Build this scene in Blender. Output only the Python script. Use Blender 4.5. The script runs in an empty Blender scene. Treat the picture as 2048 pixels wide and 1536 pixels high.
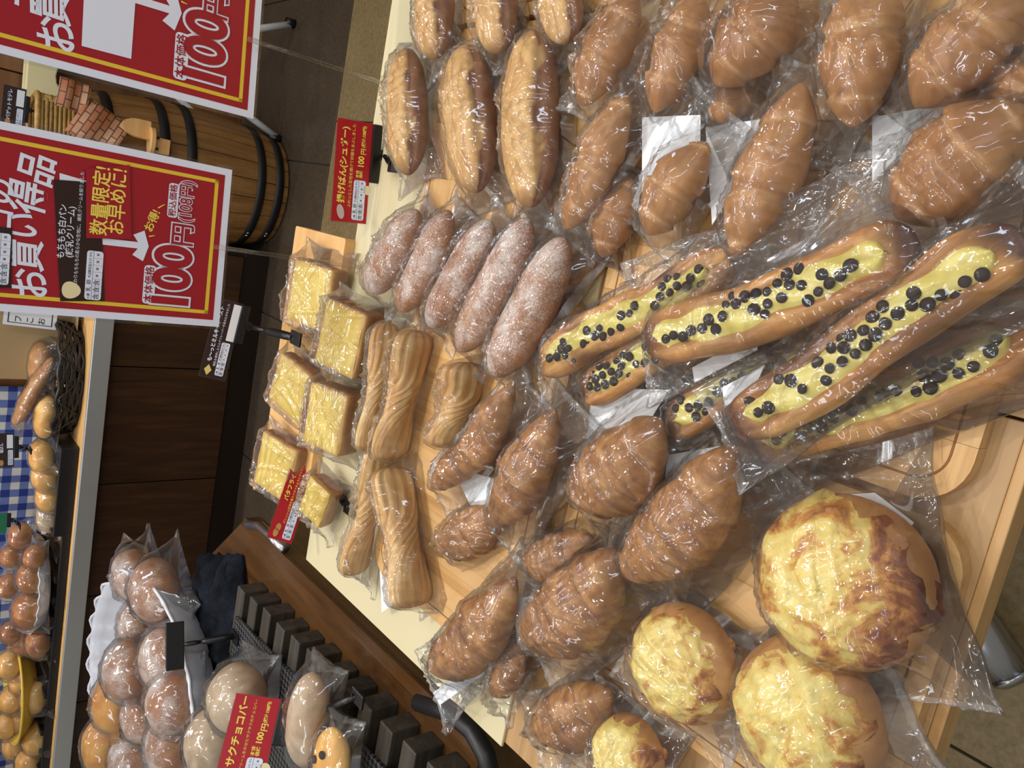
import bpy, bmesh, math, random
import numpy as np
from mathutils import Vector, Matrix

S = bpy.context.scene
C = S.collection
random.seed(7)
RNG = np.random.default_rng(11)
PI = math.pi

# ------------------------------------------------------------------ camera
T = 0.75                                   # height of the table tops
EYE = np.array([0., 0., T + 0.55])
FPX = 1540.
_d = np.array([715. - 768, 2750. - 1024])
_roll = math.atan2(_d[0], _d[1]); _pitch = PI/2 - math.atan(math.hypot(*_d)/FPX)
_f = np.array([0, math.cos(_pitch), -math.sin(_pitch)]); _u0 = np.array([0, math.sin(_pitch), math.cos(_pitch)])
_r0 = np.array([1., 0, 0]); _c, _s = math.cos(_roll), math.sin(_roll)
_y = math.radians(14)
RZ = np.array([[math.cos(_y), -math.sin(_y), 0], [math.sin(_y), math.cos(_y), 0], [0, 0, 1]])
CR, CU, CF = RZ @ (_c*_r0 - _s*_u0), RZ @ (_c*_u0 + _s*_r0), RZ @ _f

cam = bpy.data.cameras.new('camera'); camo = bpy.data.objects.new('camera', cam); C.objects.link(camo)
cam.sensor_fit = 'HORIZONTAL'; cam.sensor_width = 36; cam.lens = 36*FPX/2048; cam.clip_start = 0.02
mw = Matrix.Identity(4)                    # the phone was held upright: the picture lies on its side
for i, ax in enumerate((-CU, CR, -CF)):
    for k in range(3): mw[k][i] = ax[k]
for k in range(3): mw[k][3] = EYE[k]
camo.matrix_world = mw
S.camera = camo

S.view_settings.view_transform = 'Standard'; S.view_settings.look = 'None'
S.view_settings.gamma = 1; S.view_settings.use_curve_mapping = False
S.view_settings.exposure = -0.02
S.cycles.transparent_max_bounces = 40
S.cycles.max_bounces = 8; S.cycles.diffuse_bounces = 3; S.cycles.glossy_bounces = 4
S.cycles.sample_clamp_indirect = 6

# ------------------------------------------------------------------ light
w = bpy.data.worlds.new('world'); S.world = w; w.use_nodes = True
w.node_tree.nodes['Background'].inputs[0].default_value = (1.0, .93, .84, 1)
w.node_tree.nodes['Background'].inputs[1].default_value = 0.27
def spot(loc, power, col=(1, .92, .80), size=.05, aim=None, ang=110):
    l = bpy.data.lights.new('overhead_spot', 'SPOT'); o = bpy.data.objects.new('overhead_spot', l); C.objects.link(o)
    l.energy = power; l.color = col; l.shadow_soft_size = size; l.spot_size = math.radians(ang); l.spot_blend = .6
    o.location = loc
    d = Vector(aim if aim else (loc[0], loc[1], 0)) - Vector(loc)
    o.rotation_euler = d.to_track_quat('-Z', 'Y').to_euler()
def panel(loc, aim, sx, sy, power, col):
    l = bpy.data.lights.new('overhead_panel', 'AREA'); o = bpy.data.objects.new('overhead_panel', l); C.objects.link(o)
    l.shape = 'RECTANGLE'; l.size = sx; l.size_y = sy; l.energy = power; l.color = col; o.location = loc
    o.rotation_euler = (Vector(aim) - Vector(loc)).to_track_quat('-Z', 'Y').to_euler()
spot((.25, 1.25, 2.65), 46, aim=(.0, .55, T), ang=80)
spot((-.75, .95, 2.65), 20, aim=(-.3, .6, T), ang=80)
spot((1.0, .2, 2.65), 22, aim=(.3, .5, T))
spot((-.3, -.7, 2.65), 16, aim=(0, .3, T))
spot((-1.5, 2.3, 2.65), 15, aim=(-1.1, 1.7, T), ang=90)
spot((-.9, 3.0, 2.65), 60, aim=(-1.0, 3.4, T), ang=80)
spot((-2.0, 3.0, 2.65), 40, aim=(-2.1, 3.4, T), ang=80)
spot((.5, 2.6, 2.65), 22, aim=(.4, 3.2, .4), ang=90)
spot((2.0, 1.4, 2.65), 22)
for _x, _y2 in ((-.9, .1), (.5, .5), (-.2, 1.9), (.9, 1.5), (-1.6, 1.2), (1.5, .7), (.1, -.4), (-.5, .55)):
    spot((_x, _y2, 2.65), 7, (1, .94, .86), .03, ang=120)  # extra weak lamps, added only to put more glints on the film
for _x, _y2, _w in ((-.75, 2.5, 6), (.15, 2.9, 6), (1.0, 2.3, 5), (-.1, 1.5, 5), (-.5, .9, 4)):
    panel((_x, _y2, 2.62), (_x, _y2 - .3, 0), .55, .16, _w, (.80, .88, 1))  # cool panels added overhead to give the film a whitish sheen
panel((1.9, -1.3, 2.6), (0.1, .7, T), .3, 1.2, 16, (.72, .84, 1))
panel((-1.9, -.5, 2.5), (-.1, .7, T), .25, 1.2, 9, (.78, .87, 1))

# ------------------------------------------------------------------ photo geometry helpers (a pixel of the 2048x1536 frame on a known plane)
def ray(x, y):
    return CR*((1536 - y - 768)/FPX) - CU*((x - 1024)/FPX) + CF
def W(x, y, h=0.):                          # point at height h over the table top
    D = ray(x, y); return EYE + D*((T + h - EYE[2])/D[2])
def onplane(x, y, p0, n):
    D = ray(x, y); return EYE + D*(((p0 - EYE) @ n)/(D @ n))
def WY(x, y, Y):                            # point on the vertical plane at depth Y
    D = ray(x, y); return EYE + D*((Y - EYE[1])/D[1])
def depth(p): return (np.array(p) - EYE) @ CF
def ppm(p): return FPX/depth(p)             # photo pixels per metre there

# ------------------------------------------------------------------ object helpers
def tag(o, label=None, cat=None, group=None, kind=None):
    if label: o['label'] = label
    if cat: o['category'] = cat
    if group: o['group'] = group
    if kind: o['kind'] = kind
    return o
def mesh(name, verts, faces, mat=None, parent=None, smooth=True, mats=None, midx=None, attr=None):
    me = bpy.data.meshes.new(name)
    me.from_pydata([tuple(map(float, v)) for v in verts], [], [tuple(int(i) for i in f) for f in faces])
    for m in (mats or ([mat] if mat else [])): me.materials.append(m)
    if smooth: me.polygons.foreach_set('use_smooth', [True]*len(me.polygons))
    if midx is not None: me.polygons.foreach_set('material_index', midx)
    if attr is not None:
        a = me.attributes.new('bake', 'FLOAT', 'POINT'); a.data.foreach_set('value', np.asarray(attr, dtype=np.float32))
    me.update()
    return link(name, me, parent)
def link(name, data, parent=None):
    o = bpy.data.objects.new(name, data); C.objects.link(o)
    if parent: o.parent = parent
    return o
def empty(name, M=None, parent=None):
    o = bpy.data.objects.new(name, None); C.objects.link(o); o.empty_display_size = .05
    if parent: o.parent = parent
    if M is not None: o.matrix_world = M
    return o
def frame(origin, X, Z):
    X = np.asarray(X, float); X = X/np.linalg.norm(X); Z = np.asarray(Z, float); Z = Z - X*(Z @ X); Z = Z/np.linalg.norm(Z)
    Y = np.cross(Z, X)
    m = Matrix.Identity(4)
    for i, a in enumerate((X, Y, Z)):
        for k in range(3): m[k][i] = a[k]
    for k in range(3): m[k][3] = origin[k]
    return m
def boxbm(bm, sx, sy, sz, c=(0, 0, 0), bev=0, rot=None):
    r = bmesh.ops.create_cube(bm, size=1)
    vs = r['verts']
    bmesh.ops.scale(bm, vec=(sx, sy, sz), verts=vs)
    if bev:
        es = list({e for v in vs for e in v.link_edges})
        b = bmesh.ops.bevel(bm, geom=es, offset=bev, segments=2, profile=.5, affect='EDGES')
        vs = list({v for f in b['faces'] for v in f.verts} | {v for v in vs if v.is_valid})
    if rot is not None: bmesh.ops.rotate(bm, cent=(0, 0, 0), matrix=rot, verts=vs)
    bmesh.ops.translate(bm, vec=c, verts=vs)
    return vs
def fin(name, bm, mat, parent=None, smooth=False):
    me = bpy.data.meshes.new(name); bm.to_mesh(me); bm.free()
    if mat: me.materials.append(mat)
    if smooth: me.polygons.foreach_set('use_smooth', [True]*len(me.polygons))
    return link(name, me, parent)
def box(name, size, c, mat, parent=None, bev=.002, rot=None):
    bm = bmesh.new(); boxbm(bm, *size, c=c, bev=min(bev, min(size)*.45), rot=rot); return fin(name, bm, mat, parent)
def prism(name, pts, z0, z1, mat, parent=None, bev=0):
    """extruded outline (counter-clockwise) between z0 and z1"""
    bm = bmesh.new()
    vs = [bm.verts.new((p[0], p[1], z0)) for p in pts]
    f = bm.faces.new(vs)
    e = bmesh.ops.extrude_face_region(bm, geom=[f])
    bmesh.ops.translate(bm, vec=(0, 0, z1 - z0), verts=[v for v in e['geom'] if isinstance(v, bmesh.types.BMVert)])
    bmesh.ops.recalc_face_normals(bm, faces=bm.faces)
    if bev:
        es = [e for e in bm.edges if abs(e.verts[0].co.z - e.verts[1].co.z) < 1e-6]
        bmesh.ops.bevel(bm, geom=es, offset=bev, segments=2, profile=.5, affect='EDGES')
    return fin(name, bm, mat, parent)
def roundrect(x0, x1, y0, y1, r, n=8):
    out = []
    for cx, cy, a0 in ((x1 - r, y0 + r, -PI/2), (x1 - r, y1 - r, 0), (x0 + r, y1 - r, PI/2), (x0 + r, y0 + r, PI)):
        for i in range(n + 1):
            a = a0 + PI/2*i/n; out.append((cx + r*math.cos(a), cy + r*math.sin(a)))
    return out
def tube(name, pts, r, mat, parent=None, n=10, caps=True, closed=False):
    pts = [np.array(p, float) for p in pts]; m = len(pts); V = []; F = []
    rr = r if hasattr(r, '__len__') else [r]*m
    prev = None
    for i, p in enumerate(pts):
        t = (pts[(i + 1) % m] - pts[i - 1]) if closed else pts[min(i + 1, m - 1)] - pts[max(i - 1, 0)]
        t = t/(np.linalg.norm(t) + 1e-12)
        a = np.array([0, 0, 1.]) if prev is None else prev
        if abs(a @ t) > .95 and prev is None: a = np.array([1., 0, 0])
        a = a - t*(a @ t); a /= np.linalg.norm(a); b = np.cross(t, a); prev = a
        for k in range(n):
            q = 2*PI*k/n; V.append(p + rr[i]*(a*math.cos(q) + b*math.sin(q)))
    for i in range(m if closed else m - 1):
        j = (i + 1) % m
        for k in range(n):
            F.append((i*n + k, i*n + (k + 1) % n, j*n + (k + 1) % n, j*n + k))
    if caps and not closed:
        F.append(tuple(range(n))[::-1]); F.append(tuple((m - 1)*n + k for k in range(n)))
    return mesh(name, V, F, mat, parent)
def lathe(name, prof, mat, parent=None, n=40, wob=None, centre=(0, 0, 0)):
    V = []; F = []; m = len(prof)
    for i, (r, z) in enumerate(prof):
        for k in range(n):
            a = 2*PI*k/n; q = r*(1 + (wob(i, a) if wob else 0)); V.append((centre[0] + q*math.cos(a), centre[1] + q*math.sin(a), centre[2] + z))
    for i in range(m - 1):
        for k in range(n): F.append((i*n + k, i*n + (k + 1) % n, (i + 1)*n + (k + 1) % n, (i + 1)*n + k))
    return mesh(name, V, F, mat, parent)

# ------------------------------------------------------------------ materials
def mk(name, rough=.5, col=(.8, .8, .8), spec=.5, metal=0):
    m = bpy.data.materials.new(name); m.use_nodes = True; nt = m.node_tree; b = nt.nodes['Principled BSDF']
    b.inputs['Base Color'].default_value = (*col, 1); b.inputs['Roughness'].default_value = rough
    b.inputs['Specular IOR Level'].default_value = spec; b.inputs['Metallic'].default_value = metal
    return m, nt, b
def srgb(r, g, b): return tuple(((c/255)/12.92 if c/255 <= .04045 else ((c/255 + .055)/1.055)**2.4) for c in (r, g, b))
def nd(nt, t, **kw):
    n = nt.nodes.new(t)
    for k, v in kw.items():
        if k in n.inputs.keys(): n.inputs[k].default_value = v
        else: setattr(n, k, v)
    return n
def coords(nt, scale=(1, 1, 1), kind='Object', rnd=True):
    tc = nd(nt, 'ShaderNodeTexCoord'); mp = nd(nt, 'ShaderNodeMapping'); mp.inputs['Scale'].default_value = scale
    nt.links.new(tc.outputs[kind], mp.inputs['Vector'])
    if rnd:
        oi = nd(nt, 'ShaderNodeObjectInfo'); mu = nd(nt, 'ShaderNodeMath', operation='MULTIPLY'); mu.inputs[1].default_value = 37.
        nt.links.new(oi.outputs['Random'], mu.inputs[0]); nt.links.new(mu.outputs[0], mp.inputs['Location'])
    return mp.outputs['Vector']
def noise(nt, vec, scale, detail=4, rough=.55, dist=0):
    n = nd(nt, 'ShaderNodeTexNoise'); n.inputs['Scale'].default_value = scale; n.inputs['Detail'].default_value = detail
    n.inputs['Roughness'].default_value = rough; n.inputs['Distortion'].default_value = dist
    nt.links.new(vec, n.inputs['Vector']); return n.outputs['Fac']
def ramp(nt, fac, stops):
    r = nd(nt, 'ShaderNodeValToRGB'); e = r.color_ramp.elements
    while len(e) < len(stops): e.new(.5)
    for q, (p, c) in zip(e, stops): q.position = p; q.color = (*c, 1) if len(c) == 3 else c
    nt.links.new(fac, r.inputs[0]); return r.outputs[0]
def mixc(nt, fac, a, b, mode='MIX'):
    m = nd(nt, 'ShaderNodeMix', data_type='RGBA', blend_type=mode)
    for s, v in ((m.inputs[0], fac), (m.inputs[6], a), (m.inputs[7], b)):
        if isinstance(v, (int, float)): s.default_value = v
        elif isinstance(v, tuple): s.default_value = (*v, 1) if len(v) == 3 else v
        else: nt.links.new(v, s)
    return m.outputs[2]
def math_(nt, op, a, b=None):
    m = nd(nt, 'ShaderNodeMath', operation=op)
    for s, v in ((m.inputs[0], a), (m.inputs[1], b)):
        if v is None: continue
        if isinstance(v, (int, float)): s.default_value = v
        else: nt.links.new(v, s)
    return m.outputs[0]
def bump(nt, h, strength=.4, dist=.002, normal=None):
    b = nd(nt, 'ShaderNodeBump'); b.inputs['Strength'].default_value = strength; b.inputs['Distance'].default_value = dist
    nt.links.new(h, b.inputs['Height'])
    if normal: nt.links.new(normal, b.inputs['Normal'])
    return b.outputs[0]
def attr(nt, name='bake'):
    a = nd(nt, 'ShaderNodeAttribute', attribute_name=name); return a.outputs['Fac']

def plain(name, rgb, rough=.5, spec=.5, metal=0): return mk(name, rough, srgb(*rgb), spec, metal)[0]

def wood(name, c1, c2, c3, scale=(3, 40, 40), rough=.45, kind='Object', rings=6, bstr=.12):
    m, nt, b = mk(name, rough)
    v = coords(nt, scale, kind); n1 = noise(nt, v, rings*.2, 6, .6, .8)
    v2 = coords(nt, (scale[0]*.25, scale[1]*4, scale[2]*4), kind); n2 = noise(nt, v2, 1.2, 3)
    c = ramp(nt, n1, ((.3, srgb(*c1)), (.5, srgb(*c2)), (.72, srgb(*c3))))
    c = mixc(nt, math_(nt, 'MULTIPLY', n2, .35), c, srgb(*c1))
    oi = nd(nt, 'ShaderNodeObjectInfo'); hsv = nd(nt, 'ShaderNodeHueSaturation')
    nt.links.new(math_(nt, 'ADD', math_(nt, 'MULTIPLY', oi.outputs['Random'], .22), .89), hsv.inputs['Value']); nt.links.new(c, hsv.inputs['Color'])
    nt.links.new(hsv.outputs[0], b.inputs['Base Color']); nt.links.new(bump(nt, n2, bstr, .001), b.inputs['Normal'])
    return m

OAK = wood('oak_laminate', (158, 122, 80), (186, 150, 104), (200, 166, 120), (2.5, 30, 30))
OAK_EDGE = wood('oak_edge', (176, 132, 80), (196, 154, 98), (206, 166, 112), (2.5, 60, 60))
PINE = wood('pine_board', (176, 128, 72), (212, 170, 112), (222, 184, 128), (50, 1.6, 30), .5)
PINE_X = wood('pine_board_cross', (176, 128, 72), (212, 170, 112), (222, 184, 128), (1.6, 50, 30), .5)
ORANGE_WOOD = wood('orange_wood', (212, 160, 96), (226, 178, 116), (232, 190, 130), (2, 30, 30))
WALNUT = wood('counter_front_wood', (44, 25, 12), (62, 36, 18), (80, 48, 25), (30, 3, 3), .4)
COUNTER_WOOD = wood('counter_top_wood', (60, 37, 17), (84, 55, 28), (102, 70, 38), (30, 1.8, 30), .2)
WALLWOOD = wood('wall_wood', (98, 62, 32), (122, 82, 46), (140, 96, 58), (2, 40, 12), .45)
BARREL = wood('barrel_wood', (112, 76, 36), (142, 100, 52), (162, 120, 68), (30, 30, 2.2), .5)
SLAT = wood('slat_wood', (40, 36, 30), (60, 54, 45), (78, 70, 58), (2, 50, 50), .5)
CREAM = plain('cream_laminate', (210, 198, 160), .4)
DARKTRIM = plain('dark_trim', (30, 17, 9), .4)
BLACK = plain('black_plastic', (12, 12, 14), .32)
RUBBER = plain('black_rubber', (26, 25, 27), .45)
HOOP = plain('black_iron_hoop', (20, 17, 16), .5)
WHITE = plain('white_print', (224, 232, 250), .5)
PAPER = plain('white_paper', (226, 230, 236), .6)
ENAMEL = plain('white_enamel', (222, 224, 232), .25)
WHITEPIPE = plain('white_pipe', (206, 210, 210), .35)
CREAMPLASTIC = plain('cream_plastic', (236, 224, 172), .4)
REDP = plain('red_print', (158, 22, 38), .35)
REDCARD = plain('red_card', (172, 16, 32), .35)
DKRED = plain('dark_red_ink', (150, 24, 36), .4)
YEL = plain('yellow_print', (226, 196, 58), .4)
YELTX = plain('yellow_ink', (240, 216, 92), .4)
BROWNCARD = plain('dark_brown_card', (44, 24, 20), .35)
NAVY = plain('navy_ink', (28, 30, 66), .5)
INK = plain('black_ink', (20, 20, 24), .5)
CHROME = plain('brushed_steel', (176, 178, 180), .28, metal=1)
ALU = plain('aluminium_edge', (206, 208, 206), .32, .8, metal=.55)
CHOC = plain('chocolate', (40, 25, 20), .55, .2)
YBOWL = plain('yellow_bowl', (232, 196, 76), .35)

def bread_mat(name, stops, bakecol, nscale=45, rough=.42, stretch=(1, 1, 1), bakeamt=1., bstr=.35, fine=260, dist=.0015):
    m, nt, b = mk(name, rough, spec=.4)
    v = coords(nt, stretch); n1 = noise(nt, v, nscale, 6, .6, .3); n2 = noise(nt, v, fine, 3)
    c = ramp(nt, n1, stops)
    bk = math_(nt, 'MULTIPLY', attr(nt), bakeamt)
    bk = math_(nt, 'MULTIPLY', bk, math_(nt, 'ADD', math_(nt, 'MULTIPLY', n1, .9), .55))
    c = mixc(nt, math_(nt, 'MINIMUM', bk, 1.), c, bakecol)
    nt.links.new(c, b.inputs['Base Color'])
    h = math_(nt, 'ADD', n1, math_(nt, 'MULTIPLY', n2, .4))
    nt.links.new(bump(nt, h, bstr, dist), b.inputs['Normal'])
    b.inputs['Subsurface Weight'].default_value = 0
    return m
CROISSANT = bread_mat('croissant_crust', ((.26, srgb(120, 72, 34)), (.42, srgb(158, 106, 54)), (.58, srgb(182, 130, 74)), (.76, srgb(210, 166, 112))), srgb(78, 40, 20), 58, .42, (1.5, .8, .8), .85, .7)
ROLL = bread_mat('butter_roll_crust', ((.3, srgb(154, 102, 58)), (.55, srgb(176, 126, 76)), (.8, srgb(196, 150, 100))), srgb(218, 176, 120), 16, .36, (1, 1, 1), .9, .08, 200)
KUPE = bread_mat('split_bun_crust', ((.25, srgb(190, 142, 80)), (.5, srgb(214, 170, 106)), (.75, srgb(230, 196, 138))), srgb(128, 74, 40), 52, .45, (1, 1, 1), 1., .3, 220)
PIE = bread_mat('puff_pastry', ((.3, srgb(196, 142, 76)), (.5, srgb(220, 178, 112)), (.72, srgb(234, 204, 146))), srgb(156, 92, 42), 26, .4, (.5, 2.5, 2.5), .8, .35)
DANISH = bread_mat('danish_crust', ((.3, srgb(150, 92, 42)), (.46, srgb(196, 136, 70)), (.62, srgb(220, 168, 98)), (.78, srgb(234, 196, 132))), srgb(86, 44, 18), 30, .35, (.35, 2.2, 2.2), 1., .5)
CRUST = bread_mat('toast_crust', ((.3, srgb(126, 74, 34)), (.55, srgb(156, 98, 48)), (.8, srgb(186, 130, 72))), srgb(226, 186, 118), 50, .5, (1, 1, 1), 1., .3)
CUSTARD = bread_mat('custard', ((.3, srgb(206, 190, 94)), (.55, srgb(220, 206, 112)), (.75, srgb(230, 220, 140))), srgb(190, 134, 58), 40, .32, (1, 1, 1), .7, .18)
MILKTOP = bread_mat('milk_topping', ((.3, srgb(206, 172, 66)), (.55, srgb(222, 194, 90)), (.8, srgb(234, 214, 124))), srgb(206, 146, 58), 26, .38, (1, 1, 1), .8, .12)
BUN = bread_mat('bun_crust', ((.3, srgb(158, 102, 54)), (.5, srgb(186, 130, 72)), (.75, srgb(206, 156, 98))), srgb(228, 188, 124), 14, .42, (1, 1, 1), .7, .12)
PALEBUN = bread_mat('white_bread_crust', ((.3, srgb(168, 142, 112)), (.5, srgb(192, 170, 142)), (.75, srgb(210, 194, 172))), srgb(184, 126, 68), 22, .6, (1, 1, 1), 1., .2)
DARKBUN = bread_mat('dark_bun_crust', ((.3, srgb(150, 88, 42)), (.5, srgb(178, 112, 56)), (.75, srgb(198, 134, 74))), srgb(216, 170, 108), 14, .4, (1, 1, 1), .7, .1)
GOLDBUN = bread_mat('golden_bun_crust', ((.3, srgb(216, 152, 66)), (.5, srgb(232, 176, 88)), (.75, srgb(240, 196, 112))), srgb(238, 206, 124), 14, .4, (1, 1, 1), .7, .1)
PUMPKIN = bread_mat('orange_pastry', ((.3, srgb(210, 138, 56)), (.5, srgb(226, 164, 78)), (.75, srgb(236, 188, 106))), srgb(170, 96, 36), 24, .4, (1, 1, 1), .7, .2)

def sugar_mat():
    m, nt, b = mk('sugared_fried_crust', .5)
    v = coords(nt); n1 = noise(nt, v, 24, 5, .62); n2 = noise(nt, v, 520, 3, .8)
    base = ramp(nt, noise(nt, v, 14, 3), ((.3, srgb(146, 92, 56)), (.6, srgb(172, 116, 70)), (.85, srgb(200, 146, 92))))
    f = math_(nt, 'ADD', math_(nt, 'MULTIPLY', math_(nt, 'SUBTRACT', n1, .5), 3.0), math_(nt, 'MULTIPLY', math_(nt, 'SUBTRACT', n2, .5), 2.6))
    f = math_(nt, 'ADD', f, math_(nt, 'MULTIPLY', math_(nt, 'SUBTRACT', attr(nt), .62), 1.1))
    f = math_(nt, 'MAXIMUM', math_(nt, 'ADD', f, .04), 0.)
    c = mixc(nt, math_(nt, 'MINIMUM', f, .88), base, srgb(226, 218, 214))
    nt.links.new(c, b.inputs['Base Color']); nt.links.new(bump(nt, n2, .3, .001), b.inputs['Normal'])
    return m
SUGAR = sugar_mat()
def cheese_mat():
    m, nt, b = mk('browned_cheese', .36)
    v = coords(nt); n1 = noise(nt, v, 26, 6, .6, 1.6); n2 = noise(nt, v, 70, 5, .6, .8)
    f = math_(nt, 'ADD', math_(nt, 'MULTIPLY', n1, .75), math_(nt, 'MULTIPLY', n2, .25))
    f = math_(nt, 'ADD', f, math_(nt, 'MULTIPLY', attr(nt), .2))
    c = ramp(nt, f, ((.43, srgb(238, 222, 140)), (.56, srgb(232, 204, 112)), (.63, srgb(204, 144, 66)), (.72, srgb(146, 80, 32)), (.84, srgb(98, 48, 22))))
    nt.links.new(c, b.inputs['Base Color']); nt.links.new(bump(nt, n2, .5, .003), b.inputs['Normal'])
    return m
CHEESE = cheese_mat()

def film_mat(name, white=.03, rough=.07, tint=(.994, .994, .992)):
    m = bpy.data.materials.new(name); m.use_nodes = True; nt = m.node_tree; nt.nodes.clear()
    out = nd(nt, 'ShaderNodeOutputMaterial')
    fr = nd(nt, 'ShaderNodeFresnel'); fr.inputs['IOR'].default_value = 1.5
    gl = nd(nt, 'ShaderNodeBsdfGlossy'); gl.inputs['Roughness'].default_value = rough
    tr = nd(nt, 'ShaderNodeBsdfTransparent'); tr.inputs['Color'].default_value = (*tint, 1)
    df = nd(nt, 'ShaderNodeBsdfDiffuse'); df.inputs['Color'].default_value = (.92, .94, .97, 1)
    m1 = nd(nt, 'ShaderNodeMixShader'); m1.inputs[0].default_value = white
    nt.links.new(tr.outputs[0], m1.inputs[1]); nt.links.new(df.outputs[0], m1.inputs[2])
    m2 = nd(nt, 'ShaderNodeMixShader'); nt.links.new(math_(nt, 'MINIMUM', math_(nt, 'MULTIPLY', fr.outputs[0], 1.7), .6), m2.inputs[0])
    g2 = nd(nt, 'ShaderNodeBsdfGlossy'); g2.inputs['Roughness'].default_value = .30
    gm = nd(nt, 'ShaderNodeMixShader'); gm.inputs[0].default_value = .14; nt.links.new(gl.outputs[0], gm.inputs[1]); nt.links.new(g2.outputs[0], gm.inputs[2])
    nt.links.new(m1.outputs[0], m2.inputs[1]); nt.links.new(gm.outputs[0], m2.inputs[2]); nt.links.new(m2.outputs[0], out.inputs['Surface'])
    return m
FILM = film_mat('clear_film', .021, .055)
SEAL = film_mat('film_seal', .10, .10)
def clear_mat(name, tint, ior=1.45, rough=.03):
    m = bpy.data.materials.new(name); m.use_nodes = True; nt = m.node_tree; nt.nodes.clear()
    out = nd(nt, 'ShaderNodeOutputMaterial'); lw = nd(nt, 'ShaderNodeLayerWeight'); lw.inputs['Blend'].default_value = .5
    gl = nd(nt, 'ShaderNodeBsdfGlossy'); gl.inputs['Roughness'].default_value = rough
    tr = nd(nt, 'ShaderNodeBsdfTransparent'); tr.inputs['Color'].default_value = (*tint, 1)
    mx = nd(nt, 'ShaderNodeMixShader'); nt.links.new(math_(nt, 'ADD', math_(nt, 'MULTIPLY', math_(nt, 'POWER', lw.outputs['Facing'], 3.), .5), .05), mx.inputs[0]); nt.links.new(tr.outputs[0], mx.inputs[1]); nt.links.new(gl.outputs[0], mx.inputs[2])
    nt.links.new(mx.outputs[0], out.inputs['Surface']); return m
CLEAR = clear_mat('clear_laminate', (.93, .94, .95))
ACRYL = clear_mat('clear_acrylic', (.9, .87, .85), 1.5)

def tile_mat(name, c1, c2, rough=.4):
    m, nt, b = mk(name, rough); v = coords(nt); n = noise(nt, v, 90, 5, .7); n2 = noise(nt, v, 6, 3)
    c = ramp(nt, math_(nt, 'ADD', math_(nt, 'MULTIPLY', n, .7), math_(nt, 'MULTIPLY', n2, .3)), ((.35, srgb(*c1)), (.65, srgb(*c2))))
    nt.links.new(c, b.inputs['Base Color']); return m
TILE = tile_mat('beige_stone_tile', (112, 94, 62), (146, 126, 88))
TILE_D = tile_mat('dark_stone_tile', (58, 48, 38), (78, 66, 52), .35)
GROUT = plain('grout', (40, 36, 30), .8)
def gingham_mat():
    m, nt, b = mk('blue_gingham', .8); tc = nd(nt, 'ShaderNodeTexCoord'); sp = nd(nt, 'ShaderNodeSeparateXYZ'); nt.links.new(tc.outputs['Object'], sp.inputs[0])
    def stripe(o): return math_(nt, 'LESS_THAN', math_(nt, 'FRACT', math_(nt, 'MULTIPLY', o, 1/.062)), .5)
    s = math_(nt, 'MULTIPLY', math_(nt, 'ADD', stripe(sp.outputs['X']), stripe(sp.outputs['Z'])), .5)
    c = ramp(nt, s, ((0, srgb(206, 208, 206)), (.5, srgb(96, 116, 176)), (1., srgb(26, 48, 128)))); nt.links.new(c, b.inputs['Base Color']); return m
GINGHAM = gingham_mat()
def towel_mat():
    m, nt, b = mk('dark_towel', .95, spec=.1); v = coords(nt); n = noise(nt, v, 240, 3); n2 = noise(nt, v, 18, 4)
    nt.links.new(ramp(nt, n2, ((.35, srgb(16, 17, 21)), (.7, srgb(38, 42, 52)))), b.inputs['Base Color']); nt.links.new(bump(nt, n, .8, .004), b.inputs['Normal']); return m
TOWEL = towel_mat()
def mat_mat():
    m, nt, b = mk('woven_black_mat', .45); tc = nd(nt, 'ShaderNodeTexCoord'); mp = nd(nt, 'ShaderNodeMapping'); mp.inputs['Rotation'].default_value = (0, 0, PI/4); nt.links.new(tc.outputs['Object'], mp.inputs[0])
    ck = nd(nt, 'ShaderNodeTexChecker'); ck.inputs['Scale'].default_value = 150; ck.inputs['Color1'].default_value = (*srgb(72, 72, 72), 1); ck.inputs['Color2'].default_value = (*srgb(14, 14, 15), 1)
    nt.links.new(mp.outputs[0], ck.inputs[0]); nt.links.new(ck.outputs[0], b.inputs['Base Color']); nt.links.new(bump(nt, ck.outputs[1], .6, .002), b.inputs['Normal']); return m
WOVEN = mat_mat()
def brickprint_mat():
    m, nt, b = mk('brick_print', .6); tc = nd(nt, 'ShaderNodeTexCoord'); mp = nd(nt, 'ShaderNodeMapping'); mp.inputs['Scale'].default_value = (1, 1, 1); nt.links.new(tc.outputs['Object'], mp.inputs[0])
    br = nd(nt, 'ShaderNodeTexBrick'); br.inputs['Scale'].default_value = 13; br.inputs['Color1'].default_value = (*srgb(176, 104, 62), 1); br.inputs['Color2'].default_value = (*srgb(196, 150, 116), 1); br.inputs['Mortar'].default_value = (*srgb(92, 60, 40), 1)
    br.inputs['Mortar Size'].default_value = .025
    nt.links.new(mp.outputs[0], br.inputs[0]); nt.links.new(br.outputs[0], b.inputs['Base Color']); return m
BRICKPRINT = brickprint_mat()
WICKER = wood('wicker_cane', (150, 110, 52), (186, 146, 78), (206, 170, 104), (40, 40, 40), .4)
DARKWICKER = wood('dark_wicker', (22, 18, 15), (38, 32, 28), (62, 52, 44), (40, 40, 40), .35)

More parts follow.
